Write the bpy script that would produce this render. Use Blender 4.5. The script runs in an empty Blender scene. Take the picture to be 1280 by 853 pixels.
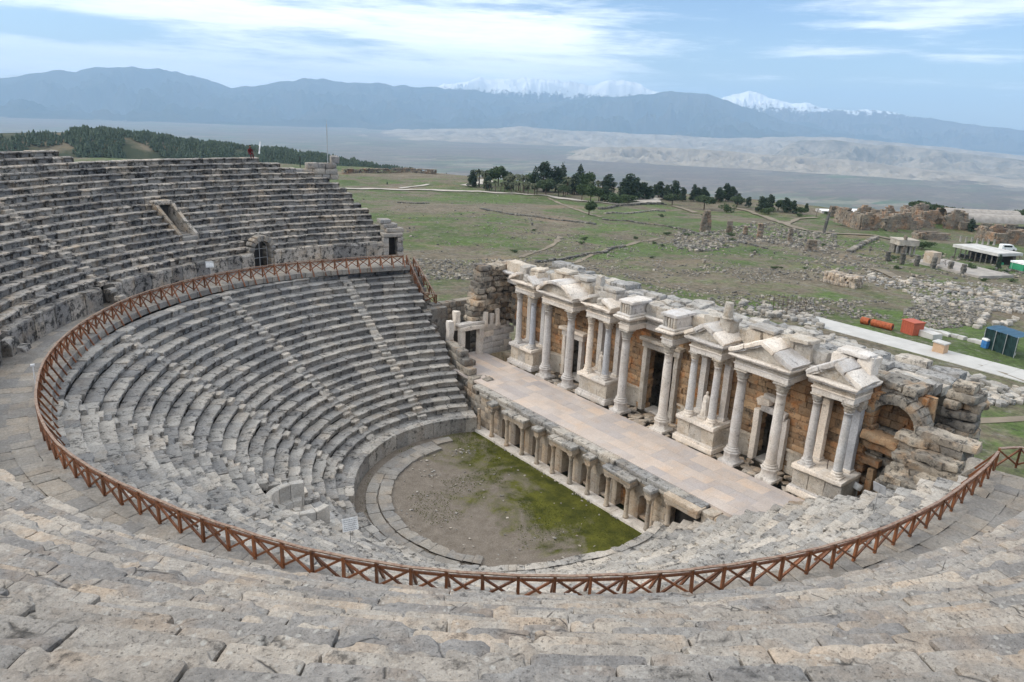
import bpy, math, random
import numpy as np
from mathutils import Matrix, Vector
rng = np.random.default_rng(7)
random.seed(7)
S = bpy.context.scene
COL = S.collection
R = math.radians
# ------------------------------------------------------------------ camera
CAM = np.array([-30.142, -37.372, 26.738]); YAW, PITCH, ROLL, FPX = 0.897, -0.304, 0.043, 911.477
d_ = np.array([math.cos(YAW)*math.cos(PITCH), math.sin(YAW)*math.cos(PITCH), math.sin(PITCH)])
r_ = np.cross(d_, [0, 0, 1]); r_ /= np.linalg.norm(r_); u_ = np.cross(r_, d_)
r2, u2 = math.cos(ROLL)*r_ + math.sin(ROLL)*u_, -math.sin(ROLL)*r_ + math.cos(ROLL)*u_
cd = bpy.data.cameras.new('camera'); cam = bpy.data.objects.new('camera', cd); COL.objects.link(cam)
cam.matrix_world = Matrix(((r2[0], u2[0], -d_[0], CAM[0]), (r2[1], u2[1], -d_[1], CAM[1]), (r2[2], u2[2], -d_[2], CAM[2]), (0, 0, 0, 1)))
cd.sensor_width = 36; cd.sensor_fit = 'HORIZONTAL'; cd.lens = FPX/1280*36; cd.clip_start = .1; cd.clip_end = 200000
S.camera = cam
def ray(px, py): return d_ + (px-640)/FPX*r2 - (py-426.5)/FPX*u2
# ------------------------------------------------------------------ noise (vectorised)
def _h(i, j, k, s):
    h = (i*374761393 + j*668265263 + k*2147483647 + s*1274126177) & 0xffffffff
    h = ((h ^ (h >> 13))*1274126177) & 0xffffffff
    h = ((h ^ (h >> 16))*2246822519) & 0xffffffff
    return ((h ^ (h >> 15)) & 0xffffff)/float(0xffffff)*2-1
def vn(P, s=0):
    f = np.floor(P); i = f.astype(np.int64); t = P-f; t = t*t*t*(t*(t*6-15)+10)
    a = 0
    for dx in (0, 1):
        for dy in (0, 1):
            for dz in (0, 1):
                w = (t[:, 0] if dx else 1-t[:, 0])*(t[:, 1] if dy else 1-t[:, 1])*(t[:, 2] if dz else 1-t[:, 2])
                a = a + w*_h(i[:, 0]+dx, i[:, 1]+dy, i[:, 2]+dz, s)
    return a
def fbm(P, o=4, s=0, g=.5):
    a, n, P = 1., 0., np.asarray(P, float)
    for k in range(o):
        n = n + a*vn(P, s+k*17); P = P*2.03+3.7; a *= g
    return n
def ss(x, a, b):
    t = np.clip((x-a)/(b-a), 0, 1); return t*t*(3-2*t)
# ------------------------------------------------------------------ mesh builder
class MB:
    def __init__(s): s.v = []; s.q = []; s.t = []; s.tone = []; s.n = 0
    def add(s, V, Q=None, T=None, tone=.5):
        V = np.asarray(V, float).reshape(-1, 3)
        if Q is not None and len(Q): s.q.append(np.asarray(Q, np.int64).reshape(-1, 4)+s.n)
        if T is not None and len(T): s.t.append(np.asarray(T, np.int64).reshape(-1, 3)+s.n)
        s.v.append(V); s.tone.append(np.broadcast_to(np.asarray(tone, float), (len(V),)).copy()); s.n += len(V)
    def build(s, name, mat, parent=None, smooth=False, org=None, fn=None):
        V = np.concatenate(s.v) if s.v else np.zeros((0, 3))
        if fn is not None: V = fn(V)
        if org is not None: V = V-np.asarray(org)
        elif parent is not None: V = V-np.asarray(abs_loc(parent))
        Q = np.concatenate(s.q) if s.q else np.zeros((0, 4), np.int64); T = np.concatenate(s.t) if s.t else np.zeros((0, 3), np.int64)
        me = bpy.data.meshes.new(name); me.vertices.add(len(V)); me.vertices.foreach_set('co', V.astype(np.float32).ravel())
        nl = len(Q)*4+len(T)*3; me.loops.add(nl); me.loops.foreach_set('vertex_index', np.concatenate([Q.ravel(), T.ravel()]).astype(np.int32))
        me.polygons.add(len(Q)+len(T))
        me.polygons.foreach_set('loop_start', np.concatenate([np.arange(len(Q))*4, len(Q)*4+np.arange(len(T))*3]).astype(np.int32))
        at = me.attributes.new('tone', 'FLOAT', 'POINT'); at.data.foreach_set('value', (np.concatenate(s.tone) if s.tone else np.zeros(0)).astype(np.float32))
        me.update(calc_edges=True); me.validate()
        if not smooth: me.set_sharp_from_angle(angle=R(38))
        me.materials.append(mat)
        o = bpy.data.objects.new(name, me); COL.objects.link(o)
        if parent is not None: o.parent = parent
        if org is not None: o.location = org if parent is None else (0, 0, 0)
        return o
def abs_loc(o):
    l = np.zeros(3)
    while o is not None: l = l+np.array(o.location); o = o.parent
    return l
def tag(o, label, cat, group=None):
    o['label'] = label; o['category'] = cat
    if group: o['group'] = group
    return o
def thing(name, label, cat, loc=(0, 0, 0), group=None):
    o = bpy.data.objects.new(name, None); COL.objects.link(o); o.location = loc; o.empty_display_size = .3
    return tag(o, label, cat, group)
def structure(o): o['kind'] = 'structure'; return o
def stuff(o): o['kind'] = 'stuff'; return o
def copy_tree(o, loc, rz=0, sc=1, parent=None):
    c = o.copy(); COL.objects.link(c)
    if parent is None: c.location = loc; c.rotation_euler = (0, 0, rz); c.scale = (sc, sc, sc)
    else: c.parent = parent
    for ch in list(o.children): copy_tree(ch, None, parent=c)
    return c
_T = {}
def cube_t(n):
    if n in _T: return _T[n]
    idx = {}; V = []; Q = []
    def vid(p):
        k = tuple(int(round(c*n)) for c in p)
        if k not in idx: idx[k] = len(V); V.append([c*2/n-1 for c in k])
        return idx[k]
    for ax in range(3):
        for sd in (0, 1):
            a, b = (ax+1) % 3, (ax+2) % 3
            for i in range(n):
                for j in range(n):
                    q = []
                    for (ii, jj) in ((i, j), (i+1, j), (i+1, j+1), (i, j+1)):
                        p = [0, 0, 0]; p[ax] = sd; p[a] = ii/n; p[b] = jj/n; q.append(vid(p))
                    Q.append(q if sd else q[::-1])
    _T[n] = (np.array(V, float), np.array(Q)); return _T[n]
def rotm(rx, ry, rz):
    rx, ry, rz = [np.asarray(a, float) for a in (rx, ry, rz)]
    rx, ry, rz = np.broadcast_arrays(rx, ry, rz)
    cx, sx, cy, sy, cz, sz = np.cos(rx), np.sin(rx), np.cos(ry), np.sin(ry), np.cos(rz), np.sin(rz)
    M = np.empty(rx.shape+(3, 3))
    M[..., 0, 0] = cz*cy; M[..., 0, 1] = cz*sy*sx-sz*cx; M[..., 0, 2] = cz*sy*cx+sz*sx
    M[..., 1, 0] = sz*cy; M[..., 1, 1] = sz*sy*sx+cz*cx; M[..., 1, 2] = sz*sy*cx-cz*sx
    M[..., 2, 0] = -sy; M[..., 2, 1] = cy*sx; M[..., 2, 2] = cy*cx
    return M
def blocks(mb, C, size, rz=0, rx=0, ry=0, n=3, bev=.05, amp=.02, fr=1.5, tone=None, seed=0):
    """rough-edged stone blocks: C (N,3) centres, size (N,3) full sizes"""
    C = np.atleast_2d(np.asarray(C, float)); N = len(C); size = np.broadcast_to(np.asarray(size, float), (N, 3))
    t, Q = cube_t(n)
    # pull inner grid lines outwards so bevels stay narrow
    if n >= 3:
        a = np.abs(t); t = np.sign(t)*np.where(a > .99, 1, a*(1/(1-2/n))*.86 if n == 3 else a**.7)
    h = size[:, None, :]/2; b = np.minimum(np.broadcast_to(np.asarray(bev, float).reshape(-1, 1, 1), (N, 1, 1)), h.min(2, keepdims=True)*.9)
    P = t[None]*h; inner = np.clip(P, -(h-b), h-b); dl = P-inner; L = np.linalg.norm(dl, axis=2, keepdims=True); P = inner+np.where(L > 1e-9, dl/np.maximum(L, 1e-9)*np.minimum(L, b), 0)
    if np.any(amp):
        s = (rng.random((N, 1, 3))*100)
        q = (P*fr+s).reshape(-1, 3)
        D = np.stack([fbm(q, 3, seed+k*31) for k in range(3)], -1).reshape(P.shape)
        P = P+D*np.asarray(amp, float).reshape(-1, 1, 1)
    M = np.broadcast_to(rotm(rx, ry, rz), (N, 3, 3)); P = np.einsum('nij,nvj->nvi', M, P)+C[:, None]
    if tone is None: tone = rng.random(N)
    tone = np.broadcast_to(np.asarray(tone, float), (N,))
    nv = len(t)
    mb.add(P.reshape(-1, 3), (Q[None]+(np.arange(N)*nv)[:, None, None]).reshape(-1, 4), None, np.repeat(tone, nv))
def box(mb, x0, x1, y0, y1, z0, z1, bev=.02, amp=0, n=3, tone=.5, **k):
    blocks(mb, [((x0+x1)/2, (y0+y1)/2, (z0+z1)/2)], [(abs(x1-x0), abs(y1-y0), abs(z1-z0))], bev=bev, amp=amp, n=n, tone=tone, **k)
def tube(mb, p0, p1, r0, r1=None, n=8, tone=.5, square=False):
    p0, p1 = np.asarray(p0, float), np.asarray(p1, float); r1 = r0 if r1 is None else r1
    d = p1-p0; d = d/np.linalg.norm(d); a = np.cross(d, [0, 0, 1.]) if abs(d[2]) < .95 else np.cross(d, [1., 0, 0]); a /= np.linalg.norm(a); b = np.cross(d, a)
    if square: n = 4
    th = np.arange(n)*2*np.pi/n+(np.pi/4 if square else 0); ring = np.cos(th)[:, None]*a+np.sin(th)[:, None]*b
    V = np.concatenate([p0+ring*r0, p1+ring*r1, [p0], [p1]])
    Q = [(i, (i+1) % n, n+(i+1) % n, n+i) for i in range(n)]
    T = [((i+1) % n, i, 2*n) for i in range(n)]+[(n+i, n+(i+1) % n, 2*n+1) for i in range(n)]
    mb.add(V, Q, T, tone)
def lathe(mb, prof, c, n=20, leaf=0, leafn=8, tone=.5, sx=1, sy=1, rz=0):
    prof = np.asarray(prof, float); m = len(prof); th = np.arange(n)*2*np.pi/n
    r = prof[:, 0][:, None]*np.ones(n)
    if leaf: r = r*(1+leaf*prof[:, 2][:, None]*np.cos(th*leafn+np.arange(m)[:, None]*np.pi*.6))
    x, y = r*np.cos(th+rz)*sx, r*np.sin(th+rz)*sy
    V = np.stack([x+c[0], y+c[1], np.broadcast_to(prof[:, 1][:, None]+c[2], x.shape)], -1).reshape(-1, 3)
    Q = [(i*n+j, i*n+(j+1) % n, (i+1)*n+(j+1) % n, (i+1)*n+j) for i in range(m-1) for j in range(n)]
    V = np.concatenate([V, [[c[0], c[1], c[2]+prof[0, 1]], [c[0], c[1], c[2]+prof[-1, 1]]]])
    T = [((j+1) % n, j, m*n) for j in range(n)]+[((m-1)*n+j, (m-1)*n+(j+1) % n, m*n+1) for j in range(n)]
    mb.add(V, Q, T, tone)
def prism(mb, poly, axis, a0, a1, tone=.5, cuts=1):
    """poly: 2D outline, extruded along axis ('x': poly is (y,z); 'y': poly is (x,z); 'z': (x,y)); may be concave only mildly"""
    poly = np.asarray(poly, float); n = len(poly); A = np.linspace(a0, a1, cuts+1)
    def mk(a):
        z = np.full(n, a)
        return {'x': np.stack([z, poly[:, 0], poly[:, 1]], -1), 'y': np.stack([poly[:, 0], z, poly[:, 1]], -1), 'z': np.stack([poly[:, 0], poly[:, 1], z], -1)}[axis]
    V = np.concatenate([mk(a) for a in A]); Q = [(k*n+i, k*n+(i+1) % n, (k+1)*n+(i+1) % n, (k+1)*n+i) for k in range(cuts) for i in range(n)]
    from mathutils.geometry import tessellate_polygon
    tr = [tuple(t) for t in tessellate_polygon([[Vector((a, b, 0)) for a, b in poly]])]
    T = [t[::-1] for t in tr]+[tuple(i+cuts*n for i in t) for t in tr]
    mb.add(V, Q, T, tone)
def roughen(amp, fr, seed=0, o=3):
    def f(V):
        return V+np.stack([fbm(V*fr+11.3, o, seed+k*31) for k in range(3)], -1)*amp
    return f
# ------------------------------------------------------------------ materials
class NT:
    def __init__(s, name):
        s.m = bpy.data.materials.new(name); s.m.use_nodes = True; s.t = s.m.node_tree; s.t.nodes.clear()
        s.out = s.n('ShaderNodeOutputMaterial'); s.b = s.n('ShaderNodeBsdfPrincipled'); s.l(s.b.outputs[0], s.out.inputs[0])
        g = s.n('ShaderNodeNewGeometry'); s.pos = g.outputs['Position']; s.b.inputs['Roughness'].default_value = .9
        try: s.b.inputs['Specular IOR Level'].default_value = .25
        except Exception: pass
    def n(s, t): return s.t.nodes.new(t)
    def l(s, a, b): s.t.links.new(a, b)
    def noise(s, sc, de=6, ro=.55, vec=None, dist=0, off=None, stretch=None):
        n = s.n('ShaderNodeTexNoise'); n.inputs['Scale'].default_value = sc; n.inputs['Detail'].default_value = de; n.inputs['Roughness'].default_value = ro; n.inputs['Distortion'].default_value = dist
        v = vec or s.pos
        if off or stretch:
            m = s.n('ShaderNodeMapping'); s.l(v, m.inputs[0]); m.inputs['Location'].default_value = off or (0, 0, 0); m.inputs['Scale'].default_value = stretch or (1, 1, 1); v = m.outputs[0]
        s.l(v, n.inputs['Vector']); return n.outputs[0]
    def ramp(s, f, stops):
        r = s.n('ShaderNodeValToRGB'); e = r.color_ramp.elements
        while len(e) < len(stops): e.new(.5)
        for k, (p, c) in enumerate(stops):
            e[k].position = p; e[k].color = (c, c, c, 1) if isinstance(c, (int, float)) else (*c, 1)
        s.l(f, r.inputs[0]); return r.outputs[0]
    def mix(s, f, a, b, mode='MIX'):
        m = s.n('ShaderNodeMix'); m.data_type = 'RGBA'; m.blend_type = mode
        for v, i in ((f, 0), (a, 6), (b, 7)):
            if isinstance(v, (int, float)): m.inputs[i].default_value = v if i == 0 else (v, v, v, 1)
            elif isinstance(v, tuple): m.inputs[i].default_value = (*v, 1)
            else: s.l(v, m.inputs[i])
        return m.outputs[2]
    def math(s, op, a, b=0, c=None):
        m = s.n('ShaderNodeMath'); m.operation = op
        for k, v in enumerate((a, b) if c is None else (a, b, c)):
            if isinstance(v, (int, float)): m.inputs[k].default_value = v
            else: s.l(v, m.inputs[k])
        return m.outputs[0]
    def attr(s, nm='tone'):
        a = s.n('ShaderNodeAttribute'); a.attribute_name = nm; return a.outputs['Fac']
    def bump(s, h, st=.5, di=.03, prev=None):
        b = s.n('ShaderNodeBump'); b.inputs['Strength'].default_value = st; b.inputs['Distance'].default_value = di; s.l(h, b.inputs['Height'])
        if prev is not None: s.l(prev, b.inputs['Normal'])
        s.l(b.outputs[0], s.b.inputs['Normal']); return b.outputs[0]
    def color(s, c):
        if isinstance(c, tuple): s.b.inputs['Base Color'].default_value = (*c, 1)
        else: s.l(c, s.b.inputs['Base Color'])
def stone(name, c1, c2, crack=0, spots=0, *, gr=1., tint=(.30, .24, .17), tint_amt=.35, dark=(.035, .034, .033), dark_amt=.7, dark_t=.56, light_amt=.3, light=(.5, .49, .46), scale=1., bump=.6, bd=.03, tvar=(.72, 1.22), joints=None):
    k = NT(name); tone = k.attr()
    base = k.mix(k.ramp(k.noise(.55*scale, 6), [(.35, 0), (.65, 1)]), c1, c2)
    base = k.mix(k.math('MULTIPLY', k.ramp(k.noise(.8*scale, 5, off=(13, 5, 7)), [(.5, 0), (.68, 1)]), tint_amt), base, tint)
    fine = k.noise(9*scale, 8, .72)
    base = k.mix(1, base, k.ramp(fine, [(.25, 1-.4*gr), (.75, 1+.36*gr)]), 'MULTIPLY')
    li = k.math('MULTIPLY', k.ramp(k.noise(2.3*scale, 9, .72, off=(31, 3, 17)), [(.54, 0), (.62, 1)]), light_amt)
    base = k.mix(li, base, light)
    dk = k.math('MULTIPLY', k.ramp(k.noise(1.9*scale, 10, .74, off=(3, 41, 9)), [(dark_t, 0), (dark_t+.09, 1)]), dark_amt)
    base = k.mix(dk, base, dark)
    pit = k.ramp(k.noise(26*scale, 4, .6, off=(7, 7, 7)), [(.60, 0), (.70, 1)])
    base = k.mix(k.math('MULTIPLY', pit, .45), base, dark)
    tv = k.n('ShaderNodeMapRange'); k.l(tone, tv.inputs[0]); tv.inputs[3].default_value = tvar[0]; tv.inputs[4].default_value = tvar[1]
    base = k.mix(1, base, tv.outputs[0], 'MULTIPLY')
    base = k.mix(1, base, k.ramp(tone, [(0, (.95, .98, 1.04)), (.5, (1, 1, 1)), (1, (1.05, 1.0, .94))]), 'MULTIPLY')
    ck = None
    if crack:
        v = k.n('ShaderNodeTexVoronoi'); v.feature = 'DISTANCE_TO_EDGE'; v.inputs['Scale'].default_value = 1.15*scale
        dn = k.n('ShaderNodeTexNoise'); dn.inputs['Scale'].default_value = 2.2; dn.inputs['Detail'].default_value = 5; k.l(k.pos, dn.inputs['Vector']); k.l(k.mix(.16, k.pos, dn.outputs[1]), v.inputs['Vector'])
        gate = k.ramp(k.noise(.9*scale, 4, .6, off=(17, 2, 29)), [(.5, 0), (.62, 1)])
        ck = k.math('MULTIPLY', k.ramp(v.outputs['Distance'], [(.0, 1), (.022, 0)]), gate); base = k.mix(k.math('MULTIPLY', ck, crack), base, dark)
    if spots:
        v = k.n('ShaderNodeTexVoronoi'); v.inputs['Scale'].default_value = 7*scale; k.l(k.mix(.1, k.pos, k.noise(6, 4)), v.inputs['Vector'])
        gate = k.ramp(k.noise(1.3*scale, 5, .65, off=(61, 12, 5)), [(.5, 0), (.6, 1)])
        base = k.mix(k.math('MULTIPLY', k.math('MULTIPLY', k.ramp(v.outputs['Distance'], [(.18, 1), (.30, 0)]), gate), spots), base, light)
        v2 = k.n('ShaderNodeTexVoronoi'); v2.inputs['Scale'].default_value = 11*scale; k.l(k.mix(.1, k.pos, k.noise(8, 4, off=(4, 4, 4))), v2.inputs['Vector'])
        gate = k.ramp(k.noise(1.1*scale, 5, .65, off=(21, 52, 45)), [(.48, 0), (.6, 1)])
        base = k.mix(k.math('MULTIPLY', k.math('MULTIPLY', k.ramp(v2.outputs['Distance'], [(.16, 1), (.27, 0)]), gate), spots), base, dark)
    grain = k.noise(48*scale, 5, .75, off=(2, 9, 4)); base = k.mix(1, base, k.ramp(grain, [(.25, 1-.28*gr), (.75, 1+.26*gr)]), 'MULTIPLY')
    k.color(base)
    h = k.math('ADD', k.math('MULTIPLY', k.noise(5*scale, 9, .68), 1.0), k.math('ADD', k.math('MULTIPLY', pit, -.25), k.math('MULTIPLY', grain, .3)))
    if ck is not None: h = k.math('ADD', h, k.math('MULTIPLY', ck, -.5))
    k.bump(h, bump, bd)
    k.b.inputs['Roughness'].default_value = .93
    return k.m
def plain(name, c, rough=.7, metal=0, var=.2, sc=4., spec=.3, bump=0):
    k = NT(name); n = k.noise(sc, 6); col = k.mix(1, c, k.ramp(n, [(.3, 1-var), (.7, 1+var)]), 'MULTIPLY'); k.color(col)
    k.b.inputs['Roughness'].default_value = rough; k.b.inputs['Metallic'].default_value = metal; k.b.inputs['Specular IOR Level'].default_value = spec
    if bump: k.bump(n, bump, .02)
    return k.m
M = {}
M['seat'] = stone('grey_travertine_seats', (.30, .283, .26), (.43, .404, .37), .6, .5, dark_amt=.85, dark_t=.53, tvar=(.62, 1.28), tint=(.34, .27, .20), tint_amt=.35, light_amt=.3)
M['seat_up'] = stone('dark_weathered_travertine', (.285, .263, .238), (.395, .364, .328), .85, .6, gr=.9, dark_amt=.7, dark_t=.565, tint=(.44, .325, .225), tint_amt=.5, light_amt=.3, light=(.52, .50, .46), bump=1.0, bd=.05, tvar=(.76, 1.16))
M['seat_dark'] = stone('lichen_black_travertine', (.30, .275, .245), (.425, .39, .35), .5, .6, dark_amt=.92, dark_t=.495, tint=(.40, .30, .20), tint_amt=.5, light_amt=.3, light=(.48, .46, .43), bump=1.0, bd=.05, tvar=(.6, 1.3))
M['wallstone'] = stone('weathered_wall_stone', (.22, .2, .175), (.34, .31, .27), dark_amt=.75, dark_t=.53, tint=(.33, .2, .1), tint_amt=.5, light_amt=.3, bd=.05)
M['brickstone'] = stone('ochre_travertine_masonry', (.31, .195, .112), (.40, .285, .18), dark_amt=.75, dark_t=.53, tint=(.42, .175, .06), tint_amt=.9, light_amt=.35, light=(.42, .36, .28), tvar=(.6, 1.3), bd=.04)
M['marble'] = stone('weathered_white_marble', (.63, .572, .51), (.75, .70, .645), dark=(.17, .15, .13), dark_amt=.65, dark_t=.57, tint=(.50, .42, .335), tint_amt=.5, light_amt=.4, light=(.76, .735, .70), bump=.4, bd=.025, gr=.8, tvar=(.8, 1.12))
M['carved'] = stone('carved_marble_relief', (.53, .475, .405), (.67, .615, .545), .55, .35, scale=2.0, dark=(.17, .14, .10), dark_amt=.6, dark_t=.55, tint=(.48, .37, .25), tint_amt=.5, light_amt=.35, light=(.74, .72, .68), bump=1., bd=.11, tvar=(.85, 1.12))
M['bluemarble'] = stone('blue_grey_marble', (.43, .435, .455), (.57, .57, .575), dark=(.22, .22, .22), dark_amt=.4, dark_t=.58, tint=(.5, .46, .4), tint_amt=.4, light_amt=.4, light=(.66, .66, .66), bump=.25, bd=.02, tvar=(.85, 1.12))
M['paving'] = stone('stage_marble_paving', (.47, .405, .365), (.55, .485, .445), dark=(.33, .28, .24), dark_amt=.3, dark_t=.6, tint=(.56, .43, .33), tint_amt=.55, light_amt=.3, light=(.58, .535, .50), gr=.5, bump=.12, bd=.01, tvar=(.89, 1.08))
M['walk'] = stone('walkway_slabs', (.24, .22, .196), (.315, .292, .262), tvar=(.82, 1.12), dark_amt=.35, dark_t=.58, tint=(.33, .26, .19), tint_amt=.4, light_amt=.2, bump=.4)
M['pulp'] = stone('pulpitum_stone', (.38, .31, .24), (.48, .42, .35), dark=(.08, .07, .06), dark_amt=.6, dark_t=.55, tint=(.4, .25, .14), tint_amt=.5, light_amt=.3, tvar=(.75, 1.2))
M['cornice'] = stone('lichen_grey_cornice', (.30, .285, .265), (.45, .43, .40), dark=(.05, .05, .05), dark_amt=.75, dark_t=.52, light_amt=.4, light=(.6, .59, .56))
M['wallruin'] = stone('ochre_grey_ruin_blocks', (.22, .195, .165), (.38, .34, .285), dark_amt=.85, dark_t=.51, tint=(.37, .22, .105), tint_amt=.6, light_amt=.35, light=(.46, .42, .36), bd=.06, tvar=(.6, 1.3))
M['rubble'] = stone('rubble_stone', (.15, .138, .118), (.25, .233, .205), dark_amt=.5, dark_t=.57, tint=(.36, .29, .22), tint_amt=.4, scale=.7, tvar=(.55, 1.45))
M['rubblewhite'] = stone('pale_fallen_marble', (.25, .232, .205), (.38, .358, .325), dark_amt=.5, dark_t=.57, tint=(.46, .38, .3), tint_amt=.4, scale=.8, tvar=(.7, 1.3))
M['farruin'] = stone('far_ruin_stone', (.19, .155, .12), (.31, .262, .205), dark_amt=.7, dark_t=.53, tint=(.42, .22, .11), tint_amt=.6, scale=.35, bump=1, bd=.25)
M['wood'] = None
k = NT('red_brown_stained_wood'); g = k.noise(14, 6, .6, stretch=(1, 1, .12)); c = k.mix(k.ramp(g, [(.3, 0), (.7, 1)]), (.115, .042, .017), (.26, .10, .042)); c = k.mix(1, c, k.ramp(k.attr(), [(0, .6), (1, 1.35)]), 'MULTIPLY'); c = k.mix(k.ramp(k.noise(3.5, 6, .7), [(.55, 0), (.72, .55)]), c, (.17, .12, .09)); k.color(c); k.b.inputs['Roughness'].default_value = .5; k.b.inputs['Specular IOR Level'].default_value = .4; M['wood'] = k.m
k = NT('sky_pale_rail_top'); g = k.noise(6, 6, .65); k.color(k.mix(k.ramp(g, [(.35, 0), (.6, 1)]), (.16, .07, .035), (.30, .21, .15))); k.b.inputs['Roughness'].default_value = .42; k.b.inputs['Specular IOR Level'].default_value = .5; M['railtop'] = k.m  # paler than the posts: the sky's shine is put into the colour
M['iron'] = plain('dark_iron', (.04, .04, .04), .5, .6)
M['rust'] = plain('rusty_iron_bars', (.07, .045, .035), .8, 0)
M['white'] = plain('white_paint', (.8, .8, .8), .5)
M['whitedirty'] = plain('pale_concrete', (.50, .485, .46), .85, var=.22, sc=.5)
M['signgrey'] = plain('grey_board', (.36, .37, .39), .5)
M['ink'] = plain('faded_print', (.34, .35, .37), .6)
M['galv'] = plain('galvanised_steel', (.45, .46, .47), .45, .5)
M['red'] = plain('red_dress_cloth', (.085, .010, .012), .9)
M['skin'] = plain('skin', (.45, .26, .18), .6)
M['hair'] = plain('dark_hair', (.02, .014, .01), .6)
M['orange'] = plain('rusty_orange_paint', (.34, .085, .03), .6, var=.35, sc=3)
M['redbox'] = plain('faded_red_metal', (.42, .10, .055), .6, var=.15)
M['beige'] = plain('tan_render', (.50, .34, .22), .85, var=.12)
M['tarp'] = plain('dark_green_tarp', (.012, .035, .035), .55, var=.35, sc=2)
M['tarpblue'] = plain('blue_tarp', (.02, .075, .13), .5, var=.3, sc=2)
M['blue'] = plain('blue_plastic', (.05, .18, .42), .45)
M['glassdark'] = plain('dark_window_glass', (.02, .025, .03), .08, spec=.6)
M['tyre'] = plain('black_rubber', (.02, .02, .02), .8)
M['greenpaint'] = plain('green_canvas', (.04, .28, .14), .7)
M['roofgrey'] = plain('grey_vault_roof', (.33, .30, .27), .9, var=.2, sc=.6, bump=.3)
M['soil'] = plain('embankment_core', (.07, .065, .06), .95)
M['bark'] = plain('bark', (.10, .075, .055), .95, var=.4, sc=3)
def leafmat(name, a, b):
    k = NT(name); t = k.attr(); n = k.noise(.9, 4)
    f = k.math('ADD', k.math('MULTIPLY', t, .6), k.math('MULTIPLY', n, .4)); k.color(k.mix(f, a, b)); k.b.inputs['Roughness'].default_value = .75; k.b.inputs['Specular IOR Level'].default_value = .2
    return k.m
M['pine'] = leafmat('pine_needles', (.034, .055, .03), (.105, .14, .07))
M['cypress'] = leafmat('cypress_foliage', (.024, .04, .027), (.068, .098, .06))
M['palm'] = leafmat('palm_fronds', (.045, .055, .032), (.14, .15, .09))
M['shrub'] = leafmat('shrub_leaves', (.032, .058, .024), (.10, .14, .06))
M['bare'] = leafmat('bare_twigs', (.07, .055, .045), (.14, .11, .09))
M['forest'] = leafmat('forest_needles', (.028, .045, .03), (.085, .115, .07))
# ------------------------------------------------------------------ theatre geometry
ZD = 11.67                      # walkway between the tiers
ZS = 3.681; YC = -1.8           # stage floor, centre of the facade
def th_end(r):
    lo, hi = R(45), R(100)
    for _ in range(40):
        m = (lo+hi)/2
        if r*math.cos(m) > 4.43+.168*(r*math.sin(m)-10.96): lo = m
        else: hi = m
    return hi
RT = np.array([[70, 26.9], [77, 26.6], [91, 26.9], [99.7, 27.6], [108, 28.0], [117, 28.35], [133, 28.5], [146, 28.2], [159, 27.95], [170, 27.8], [188, 27.9], [201, 27.65], [211, 27.75], [218.5, 27.96], [225.5, 28.08], [233.6, 28.07], [243, 28.0], [249.6, 27.93], [256.8, 27.9], [265, 27.82], [275, 27.86], [284, 28.2], [292, 28.4]])
def rail_r(deg): return float(np.interp(deg, RT[:, 0], RT[:, 1]))
def cdist(r, th, z): return math.sqrt((r*math.cos(th)-CAM[0])**2+(r*math.sin(th)-CAM[1])**2+(z-CAM[2])**2)
SEATP = np.array([(.22, -9., .0), (.21, -.19, .3), (.05, -.14, 1), (.0, -.1, 1), (.0, -.035, 1), (.03, 0, 1), (.5, .004, .3), (1, 0, 0)])
STEPP = np.array([(.02, -9., .0), (.012, -.1, .6), (0, -.03, 1), (.025, 0, 1), (.5, .004, .3), (1, 0, 0)])
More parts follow.
